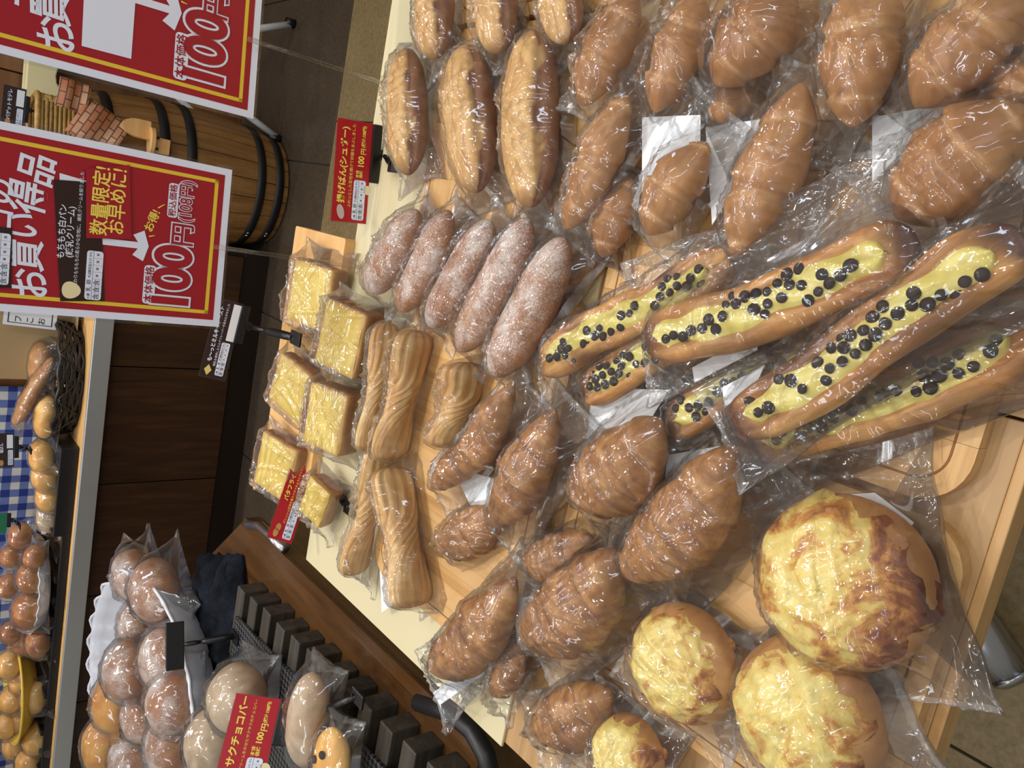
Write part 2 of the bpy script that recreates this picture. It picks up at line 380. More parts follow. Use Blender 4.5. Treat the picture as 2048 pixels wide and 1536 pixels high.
# ------------------------------------------------------------------ text
def text(body, parent, x, y, size, mat, z=.0006, name='lettering', off=0., rot=0., sx=1., shear=0., align='CENTER'):
    c = bpy.data.curves.new(name, 'FONT'); c.body = body; c.size = size; c.align_x = align; c.align_y = 'CENTER'
    c.offset = off*size; c.shear = shear; c.extrude = .0001; c.resolution_u = 7
    c.materials.append(mat)
    t = bpy.data.objects.new('t', c); me = bpy.data.meshes.new_from_object(t); me.name = name
    bpy.data.objects.remove(t); bpy.data.curves.remove(c)
    o = link(name, me, parent); o.location = (x, y, z); o.rotation_euler = (0, 0, rot); o.scale = (sx, 1, 1)
    return o
def plate(name, pts, z, mat, parent, th=.0003):
    """thin printed patch (counter-clockwise outline) lying on a card"""
    return prism(name, pts, z, z + th, mat, parent)
def rect(x0, x1, y0, y1): return [(x0, y0), (x1, y0), (x1, y1), (x0, y1)]

# ------------------------------------------------------------------ bread bodies
def sines(p, seed, scale, n=6):
    r = np.random.default_rng(seed); o = np.zeros(p.shape[:-1])
    for i in range(n):
        k = r.normal(size=3)*scale*(1 + i*.5); o += np.sin(p @ k + r.uniform(0, 6.28))/(1 + i*.4)
    return o/n*1.6
def sweep(nu, nv, fn):
    t = -np.cos(PI*np.arange(1, nu)/nu); ph = 2*PI*np.arange(nv)/nv
    Tm, Pm = np.meshgrid(t, ph, indexing='ij')
    P, bake = fn(Tm, Pm)
    P = P.reshape(-1, 3); bake = bake.reshape(-1)
    n = nu - 1
    c0 = P[:nv].mean(0); c1 = P[-nv:].mean(0)
    V = np.vstack([P, c0, c1]); B = np.concatenate([bake, [bake[:nv].mean(), bake[-nv:].mean()]])
    F = []
    for i in range(n - 1):
        for k in range(nv):
            F.append((i*nv + k, (i + 1)*nv + k, (i + 1)*nv + (k + 1) % nv, i*nv + (k + 1) % nv))
    for k in range(nv):
        F.append((n*nv, k, (k + 1) % nv)); F.append((n*nv + 1, (n - 1)*nv + (k + 1) % nv, (n - 1)*nv + k))
    return V, F, B
def seg(k):                                  # rolled layers: radius steps down at each seam
    fr = k - np.floor(k); return np.floor(k), fr
def b_croissant(L, Wd, H, seed, curve=.1, taper=.72, segs=2.1, bumpy=.13, dark=1.):
    r = np.random.default_rng(seed); tw = r.uniform(.25, .45)*r.choice([-1, 1])
    def fn(t, p):
        env = np.clip(1 - np.abs(t)**2, 0, 1)**taper
        k = np.abs(t + .05)*segs + tw*np.sin(p*.5 + .7)*np.sign(t + .05) + .25
        k = np.maximum(k, 0); fl, fr = seg(k)
        rad = env*(1 + bumpy*(.55 - fr)*np.exp(-.0*fl))*(1 + .0)
        y = Wd/2*rad*np.cos(p); z = H/2*rad*np.sin(p); z = np.where(z < 0, z*.8, z)
        x = L/2*t; y = y + curve*L*(t*t - .35)
        P = np.stack([x, y, z], -1); lump = sines(P, seed + 7, 24, 4)*.0035; P[..., 1:] += (sines(P, seed, 90, 5)*.0016 + lump)[..., None]*env[..., None]*np.stack([np.cos(p), np.sin(p)], -1); P[..., 1] += sines(P, seed + 8, 18, 3)*.004*env
        bk = np.clip((.10 - np.minimum(fr, 1 - fr))/.10, 0, 1)*.5*dark + np.clip(np.abs(t) - .8, 0, 1)*1.5*dark + np.clip(sines(P, seed + 3, 55, 4), 0, 1)*.45
        return P, np.clip(bk, 0, 1)
    return sweep(64, 36, fn)
def b_roll(L, Wd, H, seed, curve=.0):
    r = np.random.default_rng(seed); tw = r.uniform(.35, .6)*r.choice([-1, 1]); off = r.uniform(-.25, .25)
    def fn(t, p):
        env = np.clip(1 - np.abs(t)**2.2, 0, 1)**.7
        k = np.maximum(np.abs(t + off)*1.75 + tw*np.sin(p*.5 + .4)*np.sign(t + off) + .2, 0); fl, fr = seg(k)
        rad = env*(1 + .19*(.5 - fr)); y = Wd/2*rad*np.cos(p) + curve*L*(t*t - .3); z = H/2*rad*np.sin(p); z = np.where(z < 0, z*.8, z)
        P = np.stack([L/2*t, y, z], -1); P[..., 2] += sines(P, seed, 26, 4)*.0035*env; P[..., 1] += sines(P, seed + 2, 20, 3)*.004*env
        return P, np.clip((fr - .86)/.14, 0, 1)*.7 + np.clip(-np.sin(p)*.6, 0, .6)
    return sweep(56, 32, fn)
def b_loaf(L, Wd, H, seed, curve=0., pw=2.6, groove=None, bakefn=None, amp=.0018):
    def fn(t, p):
        env = np.clip(1 - np.abs(t)**pw, 0, 1)**.55
        rad = np.ones_like(t)
        if groove is not None:
            d = (p - groove - .25*t*t + PI) % (2*PI) - PI; rad = rad*(1 - .2*np.exp(-(d/.11)**2)) + .05*np.exp(-((d + .35)/.3)**2)
        y = Wd/2*rad*env*np.cos(p) + curve*L*(t*t - .3); z = H/2*rad*env*np.sin(p); z = np.where(z < 0, z*.85, z)
        P = np.stack([L/2*t, y, z], -1); P[..., 2] += sines(P, seed, 45, 5)*amp*env; P[..., 1] += sines(P, seed + 1, 45, 5)*amp*env
        return P, (bakefn(t, p, P) if bakefn else np.clip(np.sin(p)*.5 + .5, 0, 1))
    return sweep(44, 40, fn)
def b_kupe(L, Wd, H, seed):
    def bk(t, p, P):
        d = (p - 2.5 + PI) % (2*PI) - PI
        return np.where((p > 2.5 + .16*np.sin(5*t + seed) + .08*np.sin(13*t)) & (p < 5.6), .9, np.clip(np.abs(t) - .8, 0, .2)*3 + .12*np.clip(sines(P, seed, 60, 4), 0, 1))
    return b_loaf(L, Wd, H, seed, groove=2.5, bakefn=bk)
def b_pie(L, Wd, H, seed, turns=1.0):
    def fn(t, p):
        end = np.clip(1 - np.abs(t)**8, 0, 1)**.45
        a = Wd/2*(.52 + .48*np.abs(t)**1.1)*end; b = H/2*(1.0 - .35*np.abs(t))*end
        rid = 1 + .045*np.sin(11*p + seed + 2*np.sin(2*t)) + .045*np.sin(19*p + 2*seed + 3*t) + .03*np.sin(31*p + 5*t)
        y = a*np.cos(p)*rid; z = b*np.sin(p)*rid
        th = PI*turns/(1 + np.exp(-t*7.)) - PI*turns*.5
        y, z = y*np.cos(th) - z*np.sin(th), y*np.sin(th) + z*np.cos(th)
        P = np.stack([L/2*t, y, z], -1); P[..., 2] += sines(P, seed, 40, 4)*.0015
        return P, np.clip(.5 + .5*np.sin(11*p + seed) - .3, 0, 1)*.7 + np.clip(np.abs(t) - .88, 0, 1)*3
    return sweep(56, 56, fn)
def b_danish(L, Wd, H, seed):
    def fn(t, p):
        env = np.clip(1 - np.abs(t)**9, 0, 1)**.4
        cx, sx = np.cos(p), np.sin(p)
        y = Wd/2*env*np.sign(cx)*np.abs(cx)**.75; z = H/2*env*np.sign(sx)*np.abs(sx)**.75
        dip = np.clip(sx, 0, 1)*np.exp(-(y/(Wd*.27))**4)*H*.2*env; z = z - dip
        y = y + .004*np.sin(3*t + seed)
        P = np.stack([L/2*t, y, z], -1); P[..., 1:] += (sines(P, seed, 50, 5)*.002)[..., None]
        return P, np.clip(1.05*np.clip((np.abs(t) - .74)*4.5, 0, 1)*np.clip(.55 + 1.2*sines(P, seed + 2, 55, 4), 0.1, 1) + .9*np.clip(sines(P, seed + 5, 34, 4)*1.3, 0, 1)*np.clip(.3 + np.abs(np.cos(p)), 0, 1), 0, 1)
    return sweep(60, 44, fn)
def b_dome(R, H, seed, flat=.25, pw=2.2, top=False):
    """round bun: poles along z"""
    nu, nv = 30, 48
    def fn(t, p):
        rr = np.clip(1 - np.abs(t)**pw, 0, 1)**(1/pw)
        x = R*rr*np.cos(p); y = R*rr*np.sin(p); z = np.where(t < 0, t*H*flat, t*H)
        P = np.stack([x, y, z], -1); n = sines(P, seed, 26, 5); P[..., :2] *= (1 + .035*sines(np.stack([np.cos(p), np.sin(p), 0*p], -1), seed, 2.2, 4))[..., None]
        P[..., 2] += n*.0025*rr
        return P, np.clip(1 - t*1.6, 0, 1) if top else np.clip(t, 0, 1)*.3
    return sweep(nu, nv, fn)

# ------------------------------------------------------------------ the film bag: a membrane stretched over the bread
def drape(V, ext, zg, cell=.003, seed=0, sag=5e-5, it=240, creases=16, tension=None):
    r = np.random.default_rng(seed)
    x0, x1, y0, y1 = ext; nx = max(8, int((x1 - x0)/cell) + 1); ny = max(8, int((y1 - y0)/cell) + 1)
    xs = np.linspace(x0, x1, nx); ys = np.linspace(y0, y1, ny)
    h = np.full((nx, ny), -1.)
    ix = np.clip(np.rint((V[:, 0] - x0)/(x1 - x0)*(nx - 1)).astype(int), 0, nx - 1); iy = np.clip(np.rint((V[:, 1] - y0)/(y1 - y0)*(ny - 1)).astype(int), 0, ny - 1)
    np.maximum.at(h, (ix, iy), V[:, 2] + .0024)
    for _ in range(max(2, int(.004/cell))):  # close the gaps between samples
        q = h.copy(); q[1:] = np.maximum(q[1:], h[:-1]); q[:-1] = np.maximum(q[:-1], h[1:]); q[:, 1:] = np.maximum(q[:, 1:], h[:, :-1]); q[:, :-1] = np.maximum(q[:, :-1], h[:, 1:])
        h = q if _ == 0 else np.where(h < -.5, q, h)
    X, Y = np.meshgrid(xs, ys, indexing='ij')
    P3 = np.stack([X, Y, 0*X], -1)
    edge = zg + .0035 + .0035*np.clip(sines(P3, seed + 9, 60, 4), -1, 1.5)
    z = np.maximum(h, edge)
    for _ in range(it):
        a = z.copy(); a[1:-1, 1:-1] = (z[2:, 1:-1] + z[:-2, 1:-1] + z[1:-1, 2:] + z[1:-1, :-2])*.25 - sag
        z = np.maximum(np.maximum(a, h), zg + .001)
        z[0], z[-1], z[:, 0], z[:, -1] = edge[0], edge[-1], edge[:, 0], edge[:, -1]
    # sharp folds: tents along random straight lines, stronger where the film hangs free
    free = np.clip((z - h)/.008, .16, 1)
    bx, by = (x1 - x0)/2, (y1 - y0)/2; mx_, my_ = (x0 + x1)/2, (y0 + y1)/2
    for i in range(int(creases*2.4)):
        cx, cy = r.uniform(x0, x1), r.uniform(y0, y1); k = i % 4
        if k == 0: an = r.uniform(0, PI)
        elif k == 1: an = math.atan2(cy - my_, cx - mx_) + r.normal()*.3
        elif k == 2: an = r.normal()*.22                    # pulled along the bag
        else:                                              # gathered towards one end seam
            e = x0 if r.random() < .5 else x1; an = math.atan2(cy - my_ - r.normal()*by*.3, cx - e)
        d = (X - cx)*math.sin(an) - (Y - cy)*math.cos(an); s = (X - cx)*math.cos(an) + (Y - cy)*math.sin(an)
        d = d + .15*s*s/max(bx, .05)*r.normal()
        z = z + np.maximum(free, .8)*r.uniform(.0016, .0044)*np.clip(1 - np.abs(d)/r.uniform(.0024, .0055), 0, 1)*np.exp(-(s/r.uniform(.025, .10))**2)
    # crumpled facets: a field of small pyramids, elongated one way
    an = r.uniform(0, PI); ns = max(10, int((x1 - x0)*(y1 - y0)/1.25e-4))
    A2 = ((X - x0)*math.cos(an) + (Y - y0)*math.sin(an))*.36; B2 = -(X - x0)*math.sin(an) + (Y - y0)*math.cos(an)
    sx_, sy_ = r.uniform(x0, x1, ns), r.uniform(y0, y1, ns); sa = ((sx_ - x0)*math.cos(an) + (sy_ - y0)*math.sin(an))*.36; sb = -(sx_ - x0)*math.sin(an) + (sy_ - y0)*math.cos(an)
    f1 = np.full(X.shape, 9.); f2 = np.full(X.shape, 9.)
    for a_, b_ in zip(sa, sb):
        dd = np.hypot(A2 - a_, B2 - b_); f2 = np.minimum(f2, np.maximum(f1, dd)); f1 = np.minimum(f1, dd)
    z = z + np.maximum(free, .42)*np.minimum((f2 - f1)*.5, .005)*.72*np.clip((np.minimum(np.minimum(X - x0, x1 - X), np.minimum(Y - y0, y1 - Y)))/.006, .3, 1)
    # outline pulled in a little between the corners
    sx = (X - (x0 + x1)/2)/((x1 - x0)/2); sy = (Y - (y0 + y1)/2)/((y1 - y0)/2)
    bulge = np.clip((z - zg)/.05, 0, 1)
    X2 = X - sx*.006*(1 - sy**2)*np.abs(sx)**5 + .0025*sines(P3, seed + 4, 50, 4)*np.abs(sx)**4; Y2 = Y - sy*.010*(1 - sx**2)*np.abs(sy)**6 + .0025*sines(P3, seed + 5, 50, 4)*np.abs(sy)**4
    VV = np.stack([X2, Y2, z], -1).reshape(-1, 3)
    I = np.arange(nx*ny).reshape(nx, ny)
    F = np.stack([I[:-1, :-1], I[1:, :-1], I[1:, 1:], I[:-1, 1:]], -1).reshape(-1, 4)
    mi = np.zeros((nx - 1, ny - 1), int); w = max(1, int(.007/cell)); mi[:w] = 1; mi[-w:] = 1
    # lower sheet: same outline, lying flat
    ring = np.concatenate([I[:-1, 0], I[-1, :-1], I[1:, -1][::-1], I[0, 1:][::-1]])
    low = VV[ring].copy(); low[:, 2] = zg + .0004; n0 = len(VV)
    VV = np.vstack([VV, low, [[(x0 + x1)/2, (y0 + y1)/2, zg + .0004]]]); m = len(ring)
    F = F.tolist(); mi = mi.reshape(-1).tolist()
    for k in range(m):
        j = (k + 1) % m; F.append((ring[j], ring[k], n0 + k, n0 + j)); F.append((n0 + j, n0 + k, n0 + m)); mi += [0, 0]
    return VV, F, mi
def bag(parent, V, zg, margin, seed, cell=.002, creases=18):
    lo, hi = V.min(0), V.max(0); xm, xp, ym, yp = margin
    VV, F, mi = drape(V, (lo[0] - xm, hi[0] + xp, lo[1] - ym, hi[1] + yp), zg, cell, seed, creases=creases)
    return mesh('plastic_bag', VV, F, None, parent, mats=[FILM, SEAL], midx=mi)

def placed(name, A, B, label, cat, group, roll=0.):
    """root empty on the axis between two photographed end points (x, y, height)"""
    a, b = W(*A), W(*B); c = (a + b)/2
    z = np.array([0, 0, 1.])
    if roll:
        d = (b - a)/np.linalg.norm(b - a); z = z*math.cos(roll) + np.cross(d, z)*math.sin(roll)
    M = frame(c, b - a, z); o = empty(name, M); tag(o, label, cat, group)
    return o, np.linalg.norm(b - a), ppm(c), M
def liner(root, M, pts, zl):
    """sheet of white paper inside the bag; pts are photographed corners, zl its height in the bag"""
    Mi = M.inverted(); n = np.array(M.col[2][:3]); p0 = np.array(M.translation) + n*zl
    L = [Mi @ Vector(onplane(x, y, p0, n)) for x, y in pts]
    me = prism('paper_liner', [(p.x, p.y) for p in L], zl, zl + .0006, PAPER, root)
    return me

N_ = [0]
def bread(kind, A, B, wpx, label, margin=(.022, .022, .016, .016), paper=None, group=None, roll=0., cell=.003, creases=16, hfac=None, curve=0., cat='bread'):
    cell = min(cell, .0016)
    N_[0] += 1; sd = N_[0]
    names = dict(croissant='wrapped_croissant', roll='wrapped_butter_roll', kupe='wrapped_split_bun', sugar='wrapped_sugar_doughnut', pie='wrapped_butterfly_pie', danish='wrapped_chocolate_danish')
    root, L, s, M = placed(names[kind], A, B, label, cat, group, roll)
    Wd = wpx/s
    if kind == 'croissant':
        H = Wd*(hfac or .8); V, F, Bk = b_croissant(L, Wd, H, sd, curve or .06); mt = CROISSANT; nm = 'croissant'
    elif kind == 'roll':
        H = Wd*(hfac or .78); V, F, Bk = b_roll(L, Wd, H, sd, curve); mt = ROLL; nm = 'butter_roll'
    elif kind == 'kupe':
        H = Wd*(hfac or .72); V, F, Bk = b_kupe(L, Wd, H, sd); mt = KUPE; nm = 'split_bun'
    elif kind == 'sugar':
        H = Wd*(hfac or .8); V, F, Bk = b_loaf(L, Wd, H, sd, curve or .03, pw=2.8); mt = SUGAR; nm = 'doughnut'
    elif kind == 'pie':
        H = Wd*(hfac or .55); V, F, Bk = b_pie(L, Wd, H, sd); mt = PIE; nm = 'pie_twist'
    else:
        H = Wd*(hfac or .62); V, F, Bk = b_danish(L, Wd, H, sd); mt = DANISH; nm = 'danish_stick'
    body = mesh(nm, V, F, mt, root, attr=Bk)
    allV = V
    if kind == 'danish':
        # custard poured along the top, chips pressed into it
        r = np.random.default_rng(sd*3 + 1); nx, ny = 50, 12
        G = []
        for i in range(nx):
            t = -1 + 2*i/(nx - 1); hw = Wd*.37*(1 - abs(t)**6)**.5*(1 + .13*math.sin(9*t + sd) + .08*math.sin(17*t + 2*sd)) + .0005
            for j in range(ny):
                q = -1 + 2*j/(ny - 1); G.append((L*.425*t, hw*q + .004*math.sin(3*t*.9 + sd), H*.36 + H*.11*(1 - q*q) - .004*abs(q)**3 + .0012*math.sin(13*t + 5*q + sd)))
        F2 = [(i*ny + j, (i + 1)*ny + j, (i + 1)*ny + j + 1, i*ny + j + 1) for i in range(nx - 1) for j in range(ny - 1)]
        bkc = [max(0, abs(-1 + 2*(k % ny)/(ny - 1)) - .72)*2.2 for k in range(nx*ny)]
        mesh('custard', G, F2, CUSTARD, body, attr=bkc)
        G = np.array(G); pts = []
        while len(pts) < 30:
            if pts and r.random() < .62: b0 = pts[int(r.integers(len(pts)))]; an = r.uniform(-.7, .7) + (0 if r.random() < .5 else PI); c = (b0[0] + .0088*math.cos(an), b0[1] + .0085*math.sin(an)*.9)
            else: c = (r.uniform(-.40, .40)*L, r.normal()*Wd*.14)
            if abs(c[0]) > .405*L or abs(c[1]) > Wd*.28 or any((c[0] - p[0])**2 + (c[1] - p[1])**2 < .0068**2 for p in pts): continue
            pts.append(c)
        for c in pts:
            k = np.argmin((G[:, 0] - c[0])**2 + (G[:, 1] - c[1])**2); o = link('chocolate_chip', CHIP, body); o.location = (c[0], c[1], G[k, 2] + .0008); q = r.uniform(.85, 1.15); o.scale = (q, q*r.uniform(.9, 1.1), q); o.rotation_euler = (r.uniform(-.2, .2), r.uniform(-.2, .2), r.uniform(0, 3))
        allV = np.vstack([V, G + [0, 0, .003]])
    zg = V[:, 2].min() - .0006
    bag(root, allV, zg, margin, sd, cell, creases)
    for pp in (paper or ()): liner(root, M, pp, zg + .0032)
    return root
bm = bmesh.new(); bmesh.ops.create_uvsphere(bm, u_segments=12, v_segments=8, radius=.0040)
for v in bm.verts:
    v.co.z *= .62
CHIP = bpy.data.meshes.new('chocolate_chip'); bm.to_mesh(CHIP); bm.free(); CHIP.materials.append(CHOC)
CHIP.polygons.foreach_set('use_smooth', [True]*len(CHIP.polygons))
# ------------------------------------------------------------------ the room
def adopt(o, root, M):
    o.parent = root; o.matrix_parent_inverse = M.inverted(); return o
def root_at(name, p, label, cat, group=None, M=None):
    M = M or Matrix.Translation(Vector([float(q) for q in p])); o = empty(name, M); tag(o, label, cat, group); return o, M

floor = tag(box('floor', (6.4, 5.6, .05), (-.4, 1.3, -.031), GROUT, bev=0), kind='structure')
def tiles(y0, y1, n, mt, x0=-2.9, step=.45, off=.03):
    hgt = (y1 - y0)/n
    me = None
    for j in range(n):
        for i in range(12):
            if me is None:
                bm = bmesh.new(); boxbm(bm, step - .005, hgt - .005, .008, bev=.0015); me = bpy.data.meshes.new('tile'); bm.to_mesh(me); bm.free(); me.materials.append(mt)
            o = link('tile', me, floor); o.location = (x0 + off + step*(i + .5), y0 + hgt*(j + .5), -.004)
tiles(-.24, 2.56, 7, TILE); tiles(2.56, 3.46, 2, TILE_D, step=.6)

YB = 3.4
wall = tag(box('wall_back', (6.2, .06, 2.5), (-.4, YB + .06, 1.25), DARKTRIM, bev=0), kind='structure')
x = -3.4
for i in range(12):
    box('plank', (.515, .02, 2.4), (x + .26, YB + .02, 1.2), WALLWOOD, wall, .003); x += .52

# counter along the back wall
CT = T - .14
root, M0 = root_at('wall_counter', (-1.6, 3.15, 0), 'dark wood panelled counter with a metal front edge below the blue gingham cloth', 'counter')
def w0(o): return adopt(o, root, M0)
w0(box('counter_body', (2.7, .42, CT - .1), (-1.59, 3.165, (CT - .1)/2 + .02), DARKTRIM, bev=0))
for i in range(6):
    x1 = -.262 - i*.452; w0(box('panel', (.448, .018, CT - .16), (x1 - .224, 2.945, .135 + (CT - .16)/2 - .03), WALNUT, bev=.002))
w0(box('plinth', (2.7, .02, .1), (-1.59, 2.958, .05), DARKTRIM, bev=.002))
w0(box('counter_top', (2.72, .5, .03), (-1.6, 3.165, CT - .015), ORANGE_WOOD, bev=.003))
w0(box('metal_edge', (2.72, .016, .062), (-1.6, 2.907, CT - .031), ALU, bev=.003))
# gingham hung behind
V = []; F = []; nx, nz = 120, 12
for i in range(nx):
    for j in range(nz):
        xx = -2.95 + 2.04*i/(nx - 1); V.append((xx, YB - .035 + .006*math.sin(xx*21) + .004*math.sin(xx*47 + j*.3), CT + .002 + .62*j/(nz - 1)))
F = [(i*nz + j, (i + 1)*nz + j, (i + 1)*nz + j + 1, i*nz + j + 1) for i in range(nx - 1) for j in range(nz - 1)]
g = mesh('gingham_cloth', V, F, GINGHAM); md = g.modifiers.new('t', 'SOLIDIFY'); md.thickness = .002
tag(g, 'blue and white gingham cloth hanging behind the back counter', 'cloth')
TAN = plain('tan_cardboard', (176, 150, 108), .7)
root, M0 = root_at('cardboard_box', (-.72, 3.22, CT), 'tan box standing at the end of the gingham cloth, behind the sale sign', 'box')
box('carton', (.36, .18, .3), (0.08, 0, .15), TAN, root, .004); box('flap', (.36, .09, .004), (.08, -.13, .02), TAN, root, .001)

# ------------------------------------------------------------------ tables and boards
def table(name, x0, x1, label):
    y0, y1 = .125, .975
    root, M = root_at(name, ((x0 + x1)/2, (y0 + y1)/2, 0), label, 'table')
    cx, cy = (x0 + x1)/2, (y0 + y1)/2
    def a(o): return adopt(o, root, M)
    a(box('table_top', (x1 - x0 - .002, y1 - y0 - .016, .03), (cx, cy, T - .015), OAK, bev=.0008))
    a(box('front_edge_band', (x1 - x0 - .002, .0075, .03), (cx, y0 + .0042, T - .015), OAK_EDGE, bev=.001))
    a(box('back_edge_band', (x1 - x0 - .002, .0075, .03), (cx, y1 - .0042, T - .015), CREAM, bev=.001))
    for sx in (-1, 1):
        for sy in (-1, 1):
            bx, by = cx + sx*((x1 - x0)/2 - .06), cy + .12 + sy*((y1 - y0)/2 - .2)
            a(tube('leg', [(bx, by, T - .03), (bx + sx*.015, by + sy*.03, .012), (bx + sx*.0155, by + sy*.031, .001)], [.019, .019, .013], CHROME, n=16))
    a(box('apron', (x1 - x0 - .1, .02, .06), (cx, y0 + .1, T - .06), OAK_EDGE, bev=.002))
    return root
TL = table('display_table', -.52, -.047, 'oak topped display table carrying the croissants and cheese breads')
TR = table('display_table', -.047, .62, 'oak topped display table under the butter rolls, joined to the croissant table')
p = W(2000, 1320, -.3)
# the steel leg seen in front of the table corner
root, M0 = root_at('steel_pipe', W(2010, 1345, -.748), 'round brushed steel pipe sticking out from under the table edge', 'pipe')
a = W(1930, 1215, -.70); b = W(2022, 1352, -.70); d = (b - a)/np.linalg.norm(b - a)
adopt(tube('pipe', [a - d*.35, a, b], .03, CHROME, n=24), root, M0)
adopt(tube('end_cap', [b - d*.001, b + d*.006, b + d*.012], [.0302, .028, .018], CHROME, n=24), root, M0)
cl = prism('cream_shelf_board', rect(-.523, .615, .50, .968), T + .0004, T + .0044, CREAM, bev=.001)
tag(cl, 'thin cream laminate board laid over the back half of the tables', 'board')

def cutting_board(x0, x1, y0, y1, label, r=.035, z=.0, th=.015, mt=PINE, groove=True, base=.0006, n=6, along='y'):
    root, M = root_at('cutting_board', ((x0 + x1)/2, (y0 + y1)/2, T + base), label, 'board')
    hx, hy = (x1 - x0)/2, (y1 - y0)/2
    # glued staves, clipped to the rounded outline
    out = roundrect(-hx, hx, -hy, hy, r)
    def clip(pts, ax, lo, hi):
        for sgn, lim in ((1, lo), (-1, -hi)):
            res = []
            for i in range(len(pts)):
                p, q = pts[i], pts[(i + 1) % len(pts)]; dp, dq = p[ax]*sgn - lim, q[ax]*sgn - lim
                if dp >= 0: res.append(p)
                if (dp >= 0) != (dq >= 0):
                    u = dp/(dp - dq); res.append((p[0] + (q[0] - p[0])*u, p[1] + (q[1] - p[1])*u))
            pts = res
            if len(pts) < 3: return []
        return pts
    ax = 0 if along == 'y' else 1; tot = (2*hx if ax == 0 else 2*hy)
    for i in range(n):
        lo = -tot/2 + tot*i/n + .00012; hi = -tot/2 + tot*(i + 1)/n - .00012
        pts = clip(out, ax, lo, hi)
        cl_ = []
        for q in pts:
            if not cl_ or abs(q[0] - cl_[-1][0]) + abs(q[1] - cl_[-1][1]) > 2e-5: cl_.append(q)
        if len(cl_) > 2: prism('stave', cl_, 0, th, mt, root)
    if groove:
        g = .014; pts = roundrect(-hx + g, hx - g, -hy + g, hy - g, max(r - g, .006))
        tube('juice_groove', [(a, b, th - .0006) for a, b in pts], .0011, GROOVE, root, n=6, closed=True)
    return root
GROOVE = plain('brown_groove', (136, 88, 40), .6)  # groove line, darker brown than the board
cutting_board(-.1135, .105, .1505, .484, 'pine cutting board with a groove under the chocolate danish sticks', n=5, mt=PINE_X, along='y')
cutting_board(.112, .36, .1505, .484, 'pine cutting board under the largest butter rolls at the table front', n=5, mt=PINE_X)
cutting_board(-.372, -.1215, .137, .47, 'pine cutting board carrying the round cheese breads', n=5, mt=PINE)
cutting_board(-.03, .22, .494, .80, 'pine cutting board under the sugared doughnuts and split buns', n=6, mt=PINE_X, base=.005, along='y')
cutting_board(.226, .46, .494, .80, 'pine cutting board under the split buns cut off by the frame', n=5, mt=PINE_X, base=.005)
cutting_board(-.44, -.04, .50, .77, 'pine cutting board under the butterfly pies and far croissants', n=6, mt=PINE, base=.005)
a = W(690, 488, .02); b = W(592, 450, .02)
cutting_board(-.44, b[0] - .001, a[1] + .0, b[1] + .0, 'orange toned wooden board under the milk toasts', r=.004, n=4, mt=ORANGE_WOOD, base=.0049, groove=False, along='y')
# ------------------------------------------------------------------ breads on the tables
G_CHOC = 'chocolate danish sticks on the front board'
bread('danish', (1165, 775, .034), (1470, 640, .034), 92, 'chocolate danish stick mostly hidden between the doughnut side stick and the burnt one', (.02, .02, .014, .014), group=G_CHOC)
bread('danish', (1335, 850, .034), (1740, 640, .034), 100, 'chocolate danish stick half buried below the middle stick', (.02, .02, .014, .014), group=G_CHOC)
bread('danish', (1085, 735, .046), (1460, 515, .046), 96, 'chocolate danish stick closest to the sugared doughnuts, lying on top', (.022, .03, .014, .014), group=G_CHOC,
      paper=[[(1150, 668), (1215, 612), (1225, 625), (1165, 690)]])
bread('danish', (1510, 905, .034), (2085, 655, .034), 128, 'chocolate danish stick nearest the table front, beside the board corner', (.03, .02, .02, .02), group=G_CHOC)
bread('danish', (1295, 690, .062), (1840, 500, .066), 128, 'chocolate danish stick with a burnt end and a raised clear bag flap', (.02, .02, .02, .055), group=G_CHOC,
      paper=[[(1385, 735), (1520, 665), (1515, 700), (1390, 765)]])
bread('danish', (1470, 850, .066), (2060, 480, .066), 132, 'longest topmost chocolate danish stick with the densest chips', (.028, .02, .018, .018), group=G_CHOC,
      paper=[[(1445, 775), (1530, 730), (1515, 765), (1450, 815)], [(1590, 800), (1722, 745), (1722, 765), (1620, 830)]])

G_SUG = 'sugared doughnuts in a row'
bread('sugar', (742, 585, .044), (838, 425, .044), 88, 'sugared doughnut with a thick white sugar patch, farthest of its row', (.012, .018, .014, .012), group=G_SUG)
bread('sugar', (803, 625, .044), (903, 425, .044), 82, 'second sugared doughnut of the row, dark and slim', (.012, .018, .012, .012), group=G_SUG)
bread('sugar', (862, 655, .044), (985, 445, .044), 92, 'sugared doughnut in the middle of its row', (.012, .018, .012, .012), group=G_SUG)
bread('sugar', (922, 705, .045), (1062, 440, .045), 96, 'fourth sugared doughnut, whitest along its back', (.012, .018, .012, .012), group=G_SUG)
bread('sugar', (990, 755, .046), (1135, 480, .046), 108, 'sugared doughnut nearest the chocolate danish sticks', (.015, .02, .014, .016), group=G_SUG)

G_K = 'split buns near the red fried bread card'
bread('kupe', (872, 118, .042), (868, -70, .042), 100, 'split bun cut by the frame edge, nearest the cream board edge', (.02, .02, .012, .012), group=G_K)
bread('kupe', (1000, 105, .044), (985, -80, .044), 105, 'split bun at the frame edge behind the long brown split bun', (.02, .02, .012, .012), group=G_K)
bread('kupe', (1135, 85, .044), (1105, -90, .044), 100, 'split bun at the frame edge, next to the pale butter roll', (.02, .02, .012, .012), group=G_K)
bread('kupe', (818, 350, .04), (812, 98, .04), 105, 'smallest split bun beside the red fried bread card', (.015, .02, .018, .014), group=G_K)
bread('kupe', (955, 385, .042), (928, 92, .042), 130, 'curved split bun in the middle of three', (.02, .02, .014, .014), group=G_K, curve=.0)
bread('kupe', (1062, 415, .045), (1062, 62, .045), 140, 'long split bun with a broad dark brown side', (.02, .02, .016, .018), group=G_K)

